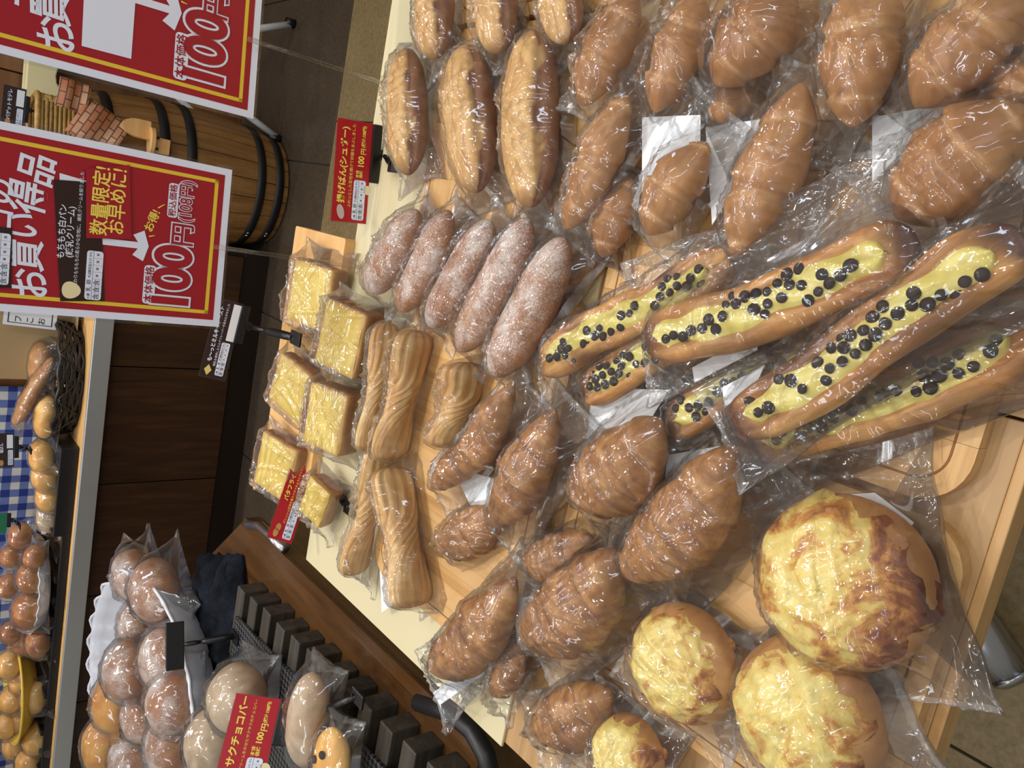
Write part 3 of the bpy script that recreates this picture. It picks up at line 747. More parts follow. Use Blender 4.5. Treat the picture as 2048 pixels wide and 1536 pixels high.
G_R = 'butter rolls heaped on the right'
WP1 = [[(1285, 235), (1402, 230), (1400, 330), (1335, 420), (1285, 420)]]
WP2 = [[(1412, 255), (1527, 238), (1500, 330), (1425, 450)]]
bread('roll', (1420, 232, .03), (1510, 185, .03), 90, 'small butter roll half hidden in the gap between heaps', (.015, .015, .012, .012), group=G_R)
bread('roll', (1205, 515, .03), (1262, 355, .03), 92, 'dull butter roll on its end beside the board gap', (.012, .014, .012, .012), group=G_R)
bread('roll', (1130, 460, .045), (1258, 190, .05), 108, 'butter roll lying below the pale roll, clear film taut over it', (.016, .02, .014, .014), group=G_R)
bread('roll', (1165, 212, .055), (1275, -10, .05), 116, 'pale golden butter roll next to the split buns', (.018, .02, .014, .014), group=G_R)
bread('roll', (1310, 225, .046), (1400, -20, .044), 118, 'slender butter roll with a cross seam at the top edge of the photo', (.018, .02, .014, .014), group=G_R)
bread('roll', (1430, 170, .05), (1590, -15, .046), 150, 'wide dark butter roll with a fold and a bright glint', (.018, .02, .016, .016), group=G_R)
bread('roll', (1705, 255, .05), (1740, -60, .048), 158, 'big upright butter roll with a smooth rounded tip', (.022, .02, .016, .016), group=G_R)
bread('roll', (1830, 215, .05), (2060, -20, .048), 170, 'butter roll lying aslant in the top right corner', (.02, .02, .016, .016), group=G_R)
bread('roll', (1985, 235, .035), (2090, 120, .035), 120, 'butter roll cut off by the right edge of the photo', (.02, .02, .014, .014), group=G_R)
bread('roll', (1295, 470, .045), (1415, 285, .05), 118, 'butter roll with white paper beside it, next to the dull roll on its end', (.012, .03, .016, .028), group=G_R, paper=WP1)
bread('roll', (1470, 515, .048), (1605, 165, .052), 132, 'three-layered butter roll next to a white paper square', (.014, .02, .03, .014), group=G_R, paper=WP2)
bread('roll', (1790, 435, .048), (2060, 215, .048), 205, 'largest butter roll with many folds, beside the longest danish sticks', (.016, .02, .018, .03), group=G_R,
      paper=[[(1745, 235), (1905, 205), (1850, 270), (1745, 370)]])

G_C = 'croissants heaped beside the wooden counter'
bread('croissant', (985, 1395, .03), (1045, 1290, .03), 78, 'small croissant tucked low beside the dark counter edge', (.012, .02, .012, .012), group=G_C)
bread('croissant', (1065, 1470, .034), (1230, 1395, .034), 122, 'croissant between the small low one and the cut-off cheese bread', (.024, .016, .014, .014), group=G_C)
bread('croissant', (880, 1100, .03), (1010, 1020, .03), 96, 'croissant buried under the far heap behind the butterfly pie', (.012, .012, .012, .012), group=G_C)
bread('croissant', (1050, 1130, .03), (1190, 1085, .03), 105, 'croissant under the heap, between the two glossy ones', (.014, .014, .012, .012), group=G_C)
bread('croissant', (868, 985, .05), (1035, 775, .05), 92, 'slim croissant with a white paper strip, next to the doughnuts', (.014, .016, .014, .014), group=G_C,
      paper=[[(862, 945), (960, 835), (976, 862), (885, 955)]])
bread('croissant', (862, 1350, .045), (1040, 1170, .05), 125, 'glossy croissant hanging over the table edge with a square bag flap', (.04, .014, .016, .016), group=G_C,
      paper=[[(866, 1385), (1012, 1290), (1022, 1312), (880, 1410)]])
bread('croissant', (985, 1060, .052), (1118, 825, .05), 118, 'pale ridged croissant in the middle of the far heap', (.016, .018, .022, .014), group=G_C,
      paper=[[(905, 935), (1000, 960), (990, 1070), (960, 1050)]])
bread('croissant', (1150, 1010, .05), (1330, 850, .052), 165, 'plump croissant with a white paper behind its tip', (.014, .026, .012, .026), group=G_C,
      paper=[[(1185, 775), (1338, 780), (1295, 850), (1170, 930)]])
bread('croissant', (1050, 1290, .052), (1250, 1120, .056), 175, 'large glossy croissant in the centre of the croissant heap', (.018, .016, .022, .014), group=G_C,
      paper=[[(1030, 1195), (1115, 1190), (1060, 1300), (1035, 1300)]])
bread('croissant', (1250, 1165, .048), (1485, 905, .05), 172, 'croissant beside the danish board with a dark blue glint', (.016, .016, .024, .016), group=G_C,
      paper=[[(1335, 910), (1440, 892), (1405, 960), (1325, 1030)]])

G_P = 'butterfly pies between toasts and croissants'
bread('pie', (735, 905, .03), (775, 645, .03), 74, 'narrow butterfly pie next to the milk toasts', (.014, .014, .01, .01), group=G_P)
bread('pie', (705, 1150, .035), (765, 895, .035), 80, 'butterfly pie in the farthest bag beside the red butterfly card', (.022, .014, .016, .01), group=G_P)
bread('pie', (895, 895, .04), (935, 725, .04), 118, 'short butterfly pie between doughnuts and croissants', (.014, .014, .012, .012), group=G_P)
bread('pie', (775, 920, .045), (832, 660, .045), 104, 'butterfly pie standing with one lobe up, behind the doughnuts', (.02, .014, .01, .012), group=G_P)
bread('pie', (828, 1215, .044), (782, 935, .044), 120, 'twisted butterfly pie with a striped fan end over the table edge', (.018, .02, .014, .012), group=G_P,
      paper=[[(764, 1225), (760, 1130), (790, 1100), (800, 1200)]])

# round cheese breads
def cheese_bread(px, rpx, h, label, margin, paper=None, seed=1, tilt=0):
    c = W(px[0], px[1], h); s = ppm(c); R = rpx/s
    root, M = root_at('wrapped_cheese_bread', c, label, 'bread', 'round cheese breads', M=frame(c, (math.cos(tilt), math.sin(tilt), 0), (0, -.05, 1)))
    V, F, B = b_dome(R, R*.62, seed, .3); body = mesh('bun', V, F, BUN, root, attr=B)
    nr, na = 16, 64; G = []
    for i in range(nr):
        for k in range(na):
            a = 2*PI*k/na; e = .95 + .04*math.sin(3*a + seed) + .05*math.sin(7*a + 2*seed) + .03*math.sin(15*a + seed)
            r = e*(i/(nr - 1)); z = R*.62*max(0, 1 - r**2.2)**(1/2.2)
            G.append((R*r*math.cos(a), R*r*math.sin(a), z + (.005*(1 - (i/(nr - 1))**6) + .0016*math.sin(9*a*i/nr + seed) + .0012*math.sin(40*r + 5*a)) - .0006))
    G = np.array(G); G[:, 2] += sines(G, seed, 60, 5)*.0018
    F2 = [(i*na + k, (i + 1)*na + k, (i + 1)*na + (k + 1) % na, i*na + (k + 1) % na) for i in range(nr - 1) for k in range(na)]
    yw = (G[:, 0]*math.sin(tilt) + G[:, 1]*math.cos(tilt))/R
    bk = np.clip((np.hypot(G[:, 0], G[:, 1])/R - .62)*1.6, 0, 1) + np.clip(-yw - .02, 0, .8)*(1.15 if seed == 1 else .35)
    mesh('cheese_topping', G, F2, CHEESE, body, attr=bk)
    zg = V[:, 2].min() - .0006
    bag(root, np.vstack([V, G + [0, 0, .002]]), zg, margin, 70 + seed, .0018, 13)
    if paper: liner(root, M, paper, zg + .001)
cheese_bread((1262, 1508), 82, .03, 'cheese bread cut by the frame edge beside the low croissants', (.015, .015, .015, .02), seed=4)
cheese_bread((1690, 1160), 176, .035, 'largest cheese bread, dark browned, at the board corner', (.026, .03, .014, .016), [[(1680, 990), (1750, 985), (1828, 1045), (1812, 1070), (1690, 1080)]][0], 1, .5)
cheese_bread((1372, 1325), 118, .035, 'pale yellow cheese bread farthest from the table front', (.02, .012, .014, .016), None, 2, 1.4)
cheese_bread((1618, 1425), 152, .035, 'cheese bread with a broad yellow crown, second largest of the four', (.02, .025, .016, .014), None, 3, 2.3)

# milk toasts
def toast(px, wpx, dpx, hpx, h, yaw, label, seed):
    c = W(px[0], px[1], h); s = ppm(c); w_, th = wpx/s, hpx/s*1.15; d_ = dpx/s
    M = frame(c, (math.cos(yaw), math.sin(yaw), 0), (0, -.28, 1)); root, M = root_at('wrapped_milk_toast', c, label, 'bread', 'milk toasts on the back board', M=M)
    bm = bmesh.new(); boxbm(bm, w_, d_, th, (0, 0, -th/2), .006); bmesh.ops.subdivide_edges(bm, edges=bm.edges[:], cuts=2, use_grid_fill=True)
    V = np.array([v.co[:] for v in bm.verts]); F = [[v.index for v in f.verts] for f in bm.faces]; bm.verts.index_update(); F = [[v.index for v in f.verts] for f in bm.faces]; bm.free()
    V = V + np.stack([sines(V, seed, 60, 4)*.0015, sines(V, seed + 1, 60, 4)*.0015, sines(V, seed + 2, 60, 4)*.001], -1)
    body = mesh('bread_slice', V, F, CRUST, root, attr=np.clip((V[:, 2] + .008)/.008, 0, 1)*.8)
    n = 20; G = []
    for i in range(n):
        for j in range(n):
            u, v = -1 + 2*i/(n - 1), -1 + 2*j/(n - 1); q = (max(abs(u), abs(v)))**8
            G.append((w_*.475*u, d_*.46*v, .0035*(1 - q) - .0008 + .0006*math.sin(7*u + 5*v + seed)))
    mesh('milk_topping', G, [(i*n + j, (i + 1)*n + j, (i + 1)*n + j + 1, i*n + j + 1) for i in range(n - 1) for j in range(n - 1)], MILKTOP, body,
         attr=[max(0, max(abs(-1 + 2*(k//n)/(n - 1)), abs(-1 + 2*(k % n)/(n - 1))) - .88)*6 for k in range(n*n)])
    q = np.random.default_rng(seed).uniform(-.5, .5, (6000, 3))*[w_, d_, 0] + [0, 0, .002]   # samples of the top for the drape
    mg = np.random.default_rng(seed + 40).uniform(.012, .03, 4)
    bag(root, np.vstack([V, q]), -th - .0006, (mg[0], mg[1], .012, .016), 90 + seed, .002, 9)
toast((617, 590), 128, 118, 40, .05, -.05, 'milk toast next to the bare end of the orange board', 1)
toast((580, 778), 110, 112, 30, .05, -.3, 'milk toast in the middle of the back row', 2)
toast((548, 935), 118, 110, 30, .05, -.12, 'milk toast in the back row directly behind the red butterfly card', 3)
toast((678, 678), 138, 118, 50, .055, -.1, 'milk toast beside the farthest sugared doughnut', 4)
toast((648, 838), 130, 108, 52, .055, -.02, 'milk toast in the middle of the front row', 5)
toast((628, 1005), 90, 70, 34, .045, -.3, 'milk toast showing beneath the red butterfly card', 6)
# ------------------------------------------------------------------ pop signs on acrylic sticks
def sign(name, LL, R, base, label, baselabel, h):
    ll, rr, b = W(*LL, h), W(*R, h), W(*base, 0.005)
    X = (rr - ll)/np.linalg.norm(rr - ll); Z = np.cross(X, [0, 0, 1.])
    M = frame(ll, X, Z); root = empty(name, M); tag(root, label, 'sign')
    Mi = M.inverted()
    def S_(x, y): q = Mi @ Vector(onplane(x, y, ll, Z)); return q.x, q.y
    w_, hh = .198, .285
    plate('clear_laminate', roundrect(0, w_, 0, hh, .004, 4), -.0016, CLEAR, root, .0005)
    plate('white_card', rect(.0035, w_ - .0035, .0035, hh - .0035), -.001, WHITE, root, .0008)
    m = .0115; plate('red_field', rect(m, w_ - m, m, hh - m), -.0002, REDP, root)
    bm = bmesh.new(); a, t = .0185, .0042
    for x0, x1, y0, y1 in ((a, w_ - a, a, a + t), (a, w_ - a, hh - a - t, hh - a), (a, a + t, a, hh - a), (w_ - a - t, w_ - a, a, hh - a)): boxbm(bm, x1 - x0, y1 - y0, .0003, ((x0 + x1)/2, (y0 + y1)/2, .0003))
    fin('yellow_border', bm, YEL, root)
    # stick and base
    st = tag(empty('sign_stick', Matrix.Translation(Vector(b))), baselabel, 'stand'); Mb = Matrix.Translation(Vector(b))
    top = np.array([b[0], b[1], ll[2] + .02])
    adopt(tube('stick', [b, top], .0028, ACRYL, n=12), st, Mb)
    bx = bmesh.new(); boxbm(bx, .052, .03, .004, (0, 0, -.003), .001); fin('base_plate', bx, SLATE, st)
    bx = bmesh.new(); boxbm(bx, .018, .008, .012, (0, 0, .003), .001); fin('socket', bx, ACRYL, st)
    return root, S_, ppm((ll + rr)/2)
SLATE = plain('grey_slate_base', (62, 68, 66), .5)
def red_outlined(root, body, x, y, size, fw=.03, ww=.075, sx=1., shear=0., z=.0008, fill=None, pill=False):
    if pill:                                 # small words: the white outline runs together into one white shape
        n = len(body); hw, hh = size*n*.53*sx, size*.62
        plate('outline', roundrect(x - hw, x + hw, y - hh, y + hh, hh*.6, 5), z, WHITE, root)
    else: text(body, root, x, y, size, WHITE, z, 'outline', ww, 0, sx, shear)
    return text(body, root, x, y, size, fill or REDP, z + .0005, 'price_lettering', fw, 0, sx, shear)
def arrow(root, S_, pts, w_, head, z=.0006):
    a, b = np.array(S_(*pts[0])), np.array(S_(*pts[1])); d = (b - a)/np.linalg.norm(b - a); n = np.array([-d[1], d[0]])
    def P(s, q): v = b - d*s + n*q; return (v[0], v[1])
    L = np.linalg.norm(b - a)
    out = [P(L, -w_), P(w_*2.2, -w_), P(head, -head*.72), P(head*1.22, -head*.48)][:0] + [P(L, w_), P(L, -w_), P(w_*3.2, -w_), P(head, -head + w_*1.6), P(head*.74 - w_*2, -head*1.02), P(0, 0), P(head*.74 - w_*2, head*1.02), P(head, head - w_*1.6), P(w_*3.2, w_)]
    plate('arrow', out[::-1] if sum((out[i][0] - out[i-1][0])*(out[i][1] + out[i-1][1]) for i in range(len(out))) > 0 else out, z, WHITE, root)
def allergens(root, x0, x1, y0, y1, z=.0009):
    plate('allergen_box', roundrect(x0, x1, y0, y1, (y1 - y0)*.18, 3), z, WHITE, root)
    n = 7; cw = (x1 - x0)/n; hh = (y1 - y0)
    for i, (a, b) in enumerate(zip(('小麦', '乳', '卵', 'そば', '落花生', 'えび', 'かに'), '含含含××××')):
        text(b, root, x0 + cw*(i + .5), y0 + hh*.3, min(hh*.46, cw*.9), NAVY, z + .0004, 'allergen_mark', .0); text(a, root, x0 + cw*(i + .5), y0 + hh*.77, min(hh*.34, cw*.42 if len(a) > 1 else hh*.34), NAVY, z + .0004, 'allergen_name', .0)
        if i: plate('rule', rect(x0 + cw*i - .0001, x0 + cw*i + .0001, y0, y0 + hh*.6), z + .0003, NAVY, root, .0001)
    plate('rule', rect(x0, x1, y0 + hh*.58, y0 + hh*.6), z + .0003, NAVY, root, .0001)
def blob(name, root, x, y, rx, ry, z, mt, rot=0., n=24, wob=.0):
    pts = []
    for i in range(n):
        a = 2*PI*i/n; q = 1 + wob*math.sin(3*a); px, py = rx*q*math.cos(a), ry*q*math.sin(a)
        pts.append((x + px*math.cos(rot) - py*math.sin(rot), y + px*math.sin(rot) + py*math.cos(rot)))
    return plate(name, pts, z, mt, root)
BUNPIC = plain('bun_picture', (232, 220, 176), .5); BROWNPIC = plain('bread_picture', (190, 140, 80), .5); GREYPIC = plain('sugar_bread_picture', (196, 176, 170), .5); YPIC = plain('toast_picture', (214, 200, 110), .5)

R1, S1, s1 = sign('pop_sign', (443, 660), (470, 345), (722, 535), 'red and white sale sign with a black bun card and yellow words', 'clear stick stand holding the sign with the black bun card', .185)
def t1(body, px, pxh, mt, z, nm='lettering', off=.02, rot=0., sx=1., shear=0.):
    x, y = S1(*px); return text(body, R1, x, y, pxh/s1, mt, z, nm, off, rot, sx, shear)
x, y = S1(347, 558); red_outlined(R1, '100', x, y, 92/s1, .034, .078, .92)
x, y = S1(367, 470); red_outlined(R1, '円', x, y, 46/s1, .012, .06)
x, y = S1(298, 569); red_outlined(R1, '本体価格', x, y, 17/s1, .012, .13, fill=DKRED, pill=True)
x, y = S1(346, 401); red_outlined(R1, '税込価格', x, y, 15/s1, .012, .13, fill=DKRED, pill=True)
x, y = S1(373, 403); red_outlined(R1, '(108円)', x, y, 31/s1, .006, .062, .82)
t1('お得!', (305, 442), 19, YELTX, .0006, rot=-.32, off=.02)
for a, b in (((298, 473), (309, 471)), ((316, 416), (329, 409))):
    p, q = S1(*a), S1(*b); tube('dash', [(p[0], p[1], .0006), (q[0], q[1], .0006)], .0007, YELTX, R1, n=6)
pts = [S1(*q) for q in ((200, 583), (119, 583), (119, 346), (177, 363), (200, 363))]; plate('white_panel', pts[::-1] if False else [pts[0], pts[4], pts[3], pts[2], pts[1]], .0004, WHITE, R1)
arrow(R1, S1, ((200, 482), (297, 493)), .0036, .017)
pts = [S1(*q) for q in ((208, 602), (200, 366), (107, 359), (120, 602))]; plate('black_bun_card', pts, .0008, BROWNCARD, R1, .0006)
t1('もちもち白パン', (124, 463), 13.5, WHITE, .0016, off=.012); t1('(練乳クリーム)', (141, 464), 13.5, WHITE, .0016, off=.012)
t1('ふんわりもちもちの柔らかな生地に、練乳クリームを絞りました', (157, 463), 7.2, WHITE, .0016, off=0)
x, y = S1(141, 580); blob('bun_picture', R1, x, y, 15/s1, 15/s1, .0016, BUNPIC, wob=.05)
a, b = S1(202, 601), S1(174, 500); allergens(R1, a[0], b[0], a[1] + .001, b[1], .0016)
pts = [S1(*q) for q in ((262, 478), (258, 330), (171, 338), (171, 476))]; plate('red_patch', pts, .0024, REDP, R1)
t1('数量限定!', (202, 402), 31, YELTX, .0030, off=.014, sx=.92); t1('お早めに!', (236, 404), 31, YELTX, .0030, off=.014, sx=.9)
for ch, px, sz, ro in (('お', (65, 570), 60, .12), ('買', (54, 512), 62, .06), ('い', (50, 454), 54, 0), ('得', (60, 398), 62, -.06), ('品', (78, 341), 60, -.12)): t1(ch, px, sz, WHITE, .0006, 'headline', .018, ro, .88, .12)
for ch, px, sz, ro in (('コ', (4, 440), 46, .0), ('の', (3, 384), 48, -.06)): t1(ch, px, sz, WHITE, .0012, 'headline', .018, ro, .9, .12)
pts = [S1(*q) for q in ((22, 576), (24, 456), (-40, 450), (-40, 574))]; plate('black_price_card', pts, .0008, BROWNCARD, R1, .0006)
a, b = S1(16, 570), S1(-12, 464); allergens(R1, a[0], b[0], a[1], b[1], .0016)

R2, S2, s2 = sign('pop_sign', (512, 245), (530, 0), (770, 168), 'red and white sale sign with a blank white panel and an arrow', 'clear stick stand holding the sign with the blank white panel', .171)
def t2(body, px, pxh, mt, z, nm='lettering', off=.02, rot=0., sx=1., shear=0.):
    x, y = S2(*px); return text(body, R2, x, y, pxh/s2, mt, z, nm, off, rot, sx, shear)
x, y = S2(414, 103); red_outlined(R2, '100', x, y, 104/s2, .034, .078, .92)
x, y = S2(434, 12); red_outlined(R2, '円', x, y, 52/s2, .012, .06)
x, y = S2(362, 113); red_outlined(R2, '本体価格', x, y, 20/s2, .012, .13, fill=DKRED, pill=True)
pts = [S2(*q) for q in ((262, 118), (275, -60), (170, -60), (163, 92))]; plate('white_panel', pts, .0005, WHITE, R2)
arrow(R2, S2, ((262, -4), (363, 27)), .004, .02)
p, q = S2(362, 3), S2(374, 9); tube('dash', [(p[0], p[1], .0006), (q[0], q[1], .0006)], .0007, YELTX, R2, n=6)
for ch, px, sz, ro in (('お', (118, 74), 64, .12), ('買', (106, 14), 66, .06), ('コ', (60, 2), 54, 0)): t2(ch, px, sz, WHITE, .0006, 'headline', .018, ro, .88, .12)

# ------------------------------------------------------------------ price cards and their clips
def card_frame(LL, UL, UR, h, k=.25):
    p0 = W(*LL, h); n = EYE - p0; n[2] = 0; n /= np.linalg.norm(n); n = n + [0, 0, k]; n /= np.linalg.norm(n)
    a, b, c = p0, onplane(*UL, p0, n), onplane(*UR, p0, n)
    X = (c - b); w_ = np.linalg.norm(X); X /= w_; Yv = (b - a); Yv = Yv - X*(Yv @ X); hh = np.linalg.norm(Yv)
    o = b - Yv                               # square lower left corner
    return frame(o, X, np.cross(X, Yv/hh)), w_, hh
def price_card(LL, UL, UR, h, label, back, ink, title, sub, price, pic=None, tsize=.24, k=.25, notch=True, lo=(.03, .43), dark=False, laminate=.0016):
    M, w_, hh = card_frame(LL, UL, UR, h, k); root = empty('price_card', M); tag(root, label, 'price card')
    l = laminate; plate('clear_sleeve', roundrect(-l, w_ + l, -l, hh + l, l, 3), -.0014, CLEAR, root, .0004)
    plate('card', rect(0, w_, 0, hh), -.0008, back, root, .0006)
    z = .0002
    text(title, root, w_*.56, hh*.76, min(hh*tsize, w_*.86/len(title)), ink, z, 'title', .03)
    text(sub, root, w_*.56, hh*.53, min(hh*.115, w_*.82/len(sub)), ink if not dark else WHITE, z, 'description', .0)
    if price:
        text('本体\n価格', root, w_*.49, hh*.3, hh*.1, ink, z, 'price_note', .02); text('100', root, w_*.61, hh*.27, min(hh*.34, w_*.085), ink, z, 'price', .03, 0, .9); text('円', root, w_*.715, hh*.22, hh*.17, ink, z, 'price_unit', .02)
        text('(税込108円)', root, w_*.86, hh*.24, min(hh*.2, w_*.043), ink, z, 'tax_price', .03, 0, .95)
    allergens(root, w_*lo[0], w_*lo[1], hh*.1, hh*.44, z)
    if pic: pic(root, w_, hh, z)
    if notch: blob('notch_tab', root, w_*.34, hh*.0 + .002, hh*.12, hh*.12, z, BUNPIC)
    return root, M, w_, hh
def clip_stand(M, w_, u0, u1, base, label, foot=True, jaw_h=.013, v=-.006):
    """black clip: jaw gripping the lower card edge, ball joint, arm, clamp foot"""
    b = np.array(base); root = empty('card_clip', Matrix.Translation(Vector(b))); tag(root, label, 'clip'); Mb = Matrix.Translation(Vector(b))
    def wp(x, y, z): return np.array(M @ Vector((x, y, z)))
    bm = bmesh.new(); boxbm(bm, (u1 - u0)*w_, jaw_h, .006, ((u0 + u1)/2*w_, v, 0), .0015)
    for s in (.22, .78): boxbm(bm, .004, .003, .008, ((u0 + (u1 - u0)*s)*w_, v, .0), .0006)
    o = fin('jaw', bm, BLACK); o.matrix_world = M; adopt(o, root, Mb)
    uc = (u0 + u1)/2*w_
    bm = bmesh.new(); boxbm(bm, .014, .01, .005, (uc, v - .009, 0), .002); o = fin('neck', bm, BLACK); o.matrix_world = M; adopt(o, root, Mb)
    p0 = wp(uc, v - .013, 0); mid = p0*.55 + b*.45
    adopt(tube('joint', [p0, p0*.8 + mid*.2, p0*.5 + mid*.5, p0*.2 + mid*.8], [.0025, .0042, .0042, .0025], BLACK, n=12), root, Mb)
    adopt(tube('arm', [p0*.25 + mid*.75, mid, b*.6 + mid*.4, b], [.0035, .006, .0065, .005], BLACK, n=12), root, Mb)
    bm = bmesh.new(); boxbm(bm, .02, .03, .004, (0, -.004, .002), .0012); boxbm(bm, .004, .003, .007, (0, .004, .004), .0005); fin('clamp', bm, BLACK, root)
    return root
M1 = price_card((732, 450), (662, 441), (676, 235), .012, 'red price card for sugared fried bread at the back table edge', REDCARD, YELTX, '揚げぱん(シュガー)', 'ふわっとした生地を揚げて砂糖をまぶしました', 1,
    lambda r, w_, hh, z: blob('bread_picture', r, w_*.1, hh*.76, w_*.075, hh*.1, z, GREYPIC, .25), k=.12)
clip_stand(M1[1], M1[2], .42, 1.0, W(790, 330, .012), 'black clip holding the red fried bread card')
M2 = price_card((586, 1078), (534, 1074), (596, 893), .045, 'red price card for butterfly pies in front of the milk toasts', REDCARD, YELTX, 'バタフライ', 'デニッシュ生地を蝶ネクタイのようにサックリした食感', 1,
    lambda r, w_, hh, z: (blob('pie_picture', r, w_*.07, hh*.74, w_*.045, hh*.1, z, BROWNPIC), blob('pie_picture', r, w_*.13, hh*.7, w_*.04, hh*.1, z, BROWNPIC)), .22, k=.2)
clip_stand(M2[1], M2[2], .48, 1.0, W(700, 1015, .012), 'black clip holding the red butterfly card')
M3 = price_card((449, 758), (399, 750), (437, 597), .09, 'tilted dark brown price card for milk toast under the sale sign', BROWNCARD, WHITE, 'も～っとミルキートースト', '練乳を使用したミルクフレーバーを染み込ませました', 0,
    lambda r, w_, hh, z: (blob('toast_picture', r, w_*.09, hh*.74, w_*.07, hh*.15, z, YPIC, 0, 4), plate('white_sticker', rect(w_*.5, w_*.98, hh*.02, hh*.33), z, PAPER, r)), .2, k=.25, notch=False, lo=(.04, .47), dark=True)
clip_stand(M3[1], M3[2], .5, 1.0, W(592, 676, .05), 'black clip holding the tilted dark brown toast card')
M4 = price_card((517, 1605), (417, 1605), (473, 1386), .10, 'red price card for crunchy chocolate bars above the slatted rack', REDCARD, YELTX, 'サクサクチョコバー', 'チップとクリームをのせたサクサクのチョコバー', 1, None, .26, k=.3)
clip_stand(M4[1], M4[2], .56, 1.0, W(715, 1392, .0), 'black clip holding the red chocolate bar card', jaw_h=.02, v=-.009)
# empty clip near the platter
Mx, wx, hx = card_frame((345, 1343), (330, 1343), (330, 1246), .09, .2)
clip_stand(Mx, wx, 0, 1, W(470, 1272, -.01), 'empty black clip standing in front of the white platter', jaw_h=.03, v=-.004)
# ------------------------------------------------------------------ counter at the left with rack, mat and platter
CL = -.06; ZC = T + CL
root, M0 = root_at('side_counter', (-1.2, 1.0, 0), 'brown wooden counter with a cut-off corner, beside the oak tables', 'counter')
out = [(-.60, .59), (-.613, 1.33), (-.83, 1.55), (-2.1, 1.9), (-2.1, .59)]
adopt(prism('counter_top', out, ZC - .03, ZC, COUNTER_WOOD), root, M0)
adopt(prism('cabinet', [(-.612, .6), (-.625, 1.32), (-.84, 1.53), (-2.08, 1.88), (-2.08, .6)], .02, ZC - .03, COUNTER_WOOD), root, M0)
adopt(prism('edge_strip', [(-.60, .59), (-.597, .59), (-.597, .6), (-.606, 1.33), (-.632, 1.33)][:0] + [(-.598, .588), (-.610, 1.325), (-.631, 1.325), (-.619, .588)], ZC + .0003, ZC + .0055, COUNTER_WOOD), root, M0)
for nm, pp in (('bumper', ((836, 1404), (900, 1425), (945, 1462), (972, 1510), (985, 1570))), ('corner_guard', ((497, 1049), (520, 1052), (545, 1075), (570, 1098)))):
    adopt(tube(nm, [W(x, y, CL + .004) for x, y in pp], .012 if nm == 'bumper' else .009, RUBBER if nm == 'bumper' else CHROME, n=12), root, M0)

# slatted rack: bars run left to right, their ends stepping towards us
root, M0 = root_at('slatted_rack', (-.9, .95, ZC), 'black slatted wooden rack on the side counter', 'rack')
e0, e1 = W(482, 1178, CL + .045), W(790, 1470, CL + .045)
for i in range(13):
    c = e0 + (e1 - e0)*i/9.4; x1 = c[0]
    bm = bmesh.new(); boxbm(bm, .46, .031, .045, (x1 - .23 + (i % 3)*.002, c[1], ZC + .0225), .002); adopt(fin('slat', bm, SLAT), root, M0)
for s in (.1, .36): adopt(box('rail', (.03, .9, .012), (e0[0] - s, .95, ZC + .004), RUBBER, bev=.002), root, M0)
mt = prism('woven_mat', [(-1.3, .45), (e0[0] + (e1[0] - e0[0])*(e0[1] - .45)/(e0[1] - e1[1]) - .05, .45), (e0[0] - .05, e0[1] - .005), (-1.3, e0[1] - .005)], ZC + .046, ZC + .05, WOVEN)
tag(mt, 'black woven rubber mat lying on the slatted rack', 'mat')
# towel
V = []; F = []; n = 40
p00, p10, p01, p11 = W(352, 1345, .0), W(475, 1330, -.02), W(395, 1112, .0), W(470, 1118, -.045)
for i in range(n):
    for j in range(n):
        u, v = i/(n - 1), j/(n - 1); p = (p00*(1 - u)*(1 - v) + p10*u*(1 - v) + p01*(1 - u)*v + p11*u*v)
        e = min(u, 1 - u, v, 1 - v); q = np.array([u*.3, v*.3, 0])
        V.append(p + [0, 0, .022*min(1, e*8) - .02 + .012*float(sines(q, 5, 30, 5))*min(1, e*6 + .3) + .004*math.sin(u*26 + 2*v)])
for i in range(n - 1):
    for j in range(n - 1): F.append((i*n + j, i*n + j + 1, (i + 1)*n + j + 1, (i + 1)*n + j))
g = mesh('dark_towel', V, F, TOWEL); md = g.modifiers.new('t', 'SOLIDIFY'); md.thickness = .012; md.offset = -1; tag(g, 'crumpled dark towel between the white platter and the slatted rack', 'towel')

def scalloped(name, c, R, Hh, label, mt, lobes=28, rim=.02):
    root, M = root_at(name, c, label, 'plate')
    prof = [(.0, 0), (R*.84, 0), (R*.88, .005), (R*.96, Hh*.7), (R, Hh), (R*1.0, Hh + .003), (R*.975, Hh + .003), (R*.94, Hh*.72 + .002), (R*.86, .009), (R*.82, .006), (0.001, .006)]
    lathe('dish', prof, mt, root, 112, lambda i, a: (.018*math.sin(lobes*a) if 3 <= i <= 7 else 0))
    pts = [(R*(1 + .018*math.sin(lobes*a))*math.cos(a), R*(1 + .018*math.sin(lobes*a))*math.sin(a), Hh + .003 + .003*math.sin(lobes*a)) for a in [2*PI*k/160 for k in range(160)]]
    tube('rim', pts, .0032, mt, root, 8, closed=True)
    return root
def bun(name, label, px, rpx, mt, group, asp=1.25, hf=.75, an=0., wrapped=True, mg=.014, cell=.005, part='bun', cap=None):
    N_[0] += 1; sd = N_[0]; c = W(*px); s = ppm(c); R = rpx/s
    root, M = root_at(name, c, label, 'bread', group, M=frame(c, (math.cos(an), math.sin(an), 0), (0, -.1, 1)))
    V, F, B = b_loaf(2*R*asp**.5, 2*R/asp**.5, 2*R*hf, sd, pw=2.3, amp=.002) if mt is not None else (None,)*3
    mesh(part, V, F, mt, root, attr=B if mt in (SUGAR, ) else np.clip(.5 - V[:, 2]/R, 0, 1)*.8)
    if wrapped: bag(root, V, V[:, 2].min() - .001, (mg*1.6, mg*1.3, mg, mg), sd, cell, 12)
    return root, V, M
pc = np.array([-1.005, 1.43, T + .012])
scalloped('white_platter', pc, .235, .062, 'large white scalloped platter holding sugared buns on the side counter', ENAMEL).rotation_euler = (.13, 0, 0)
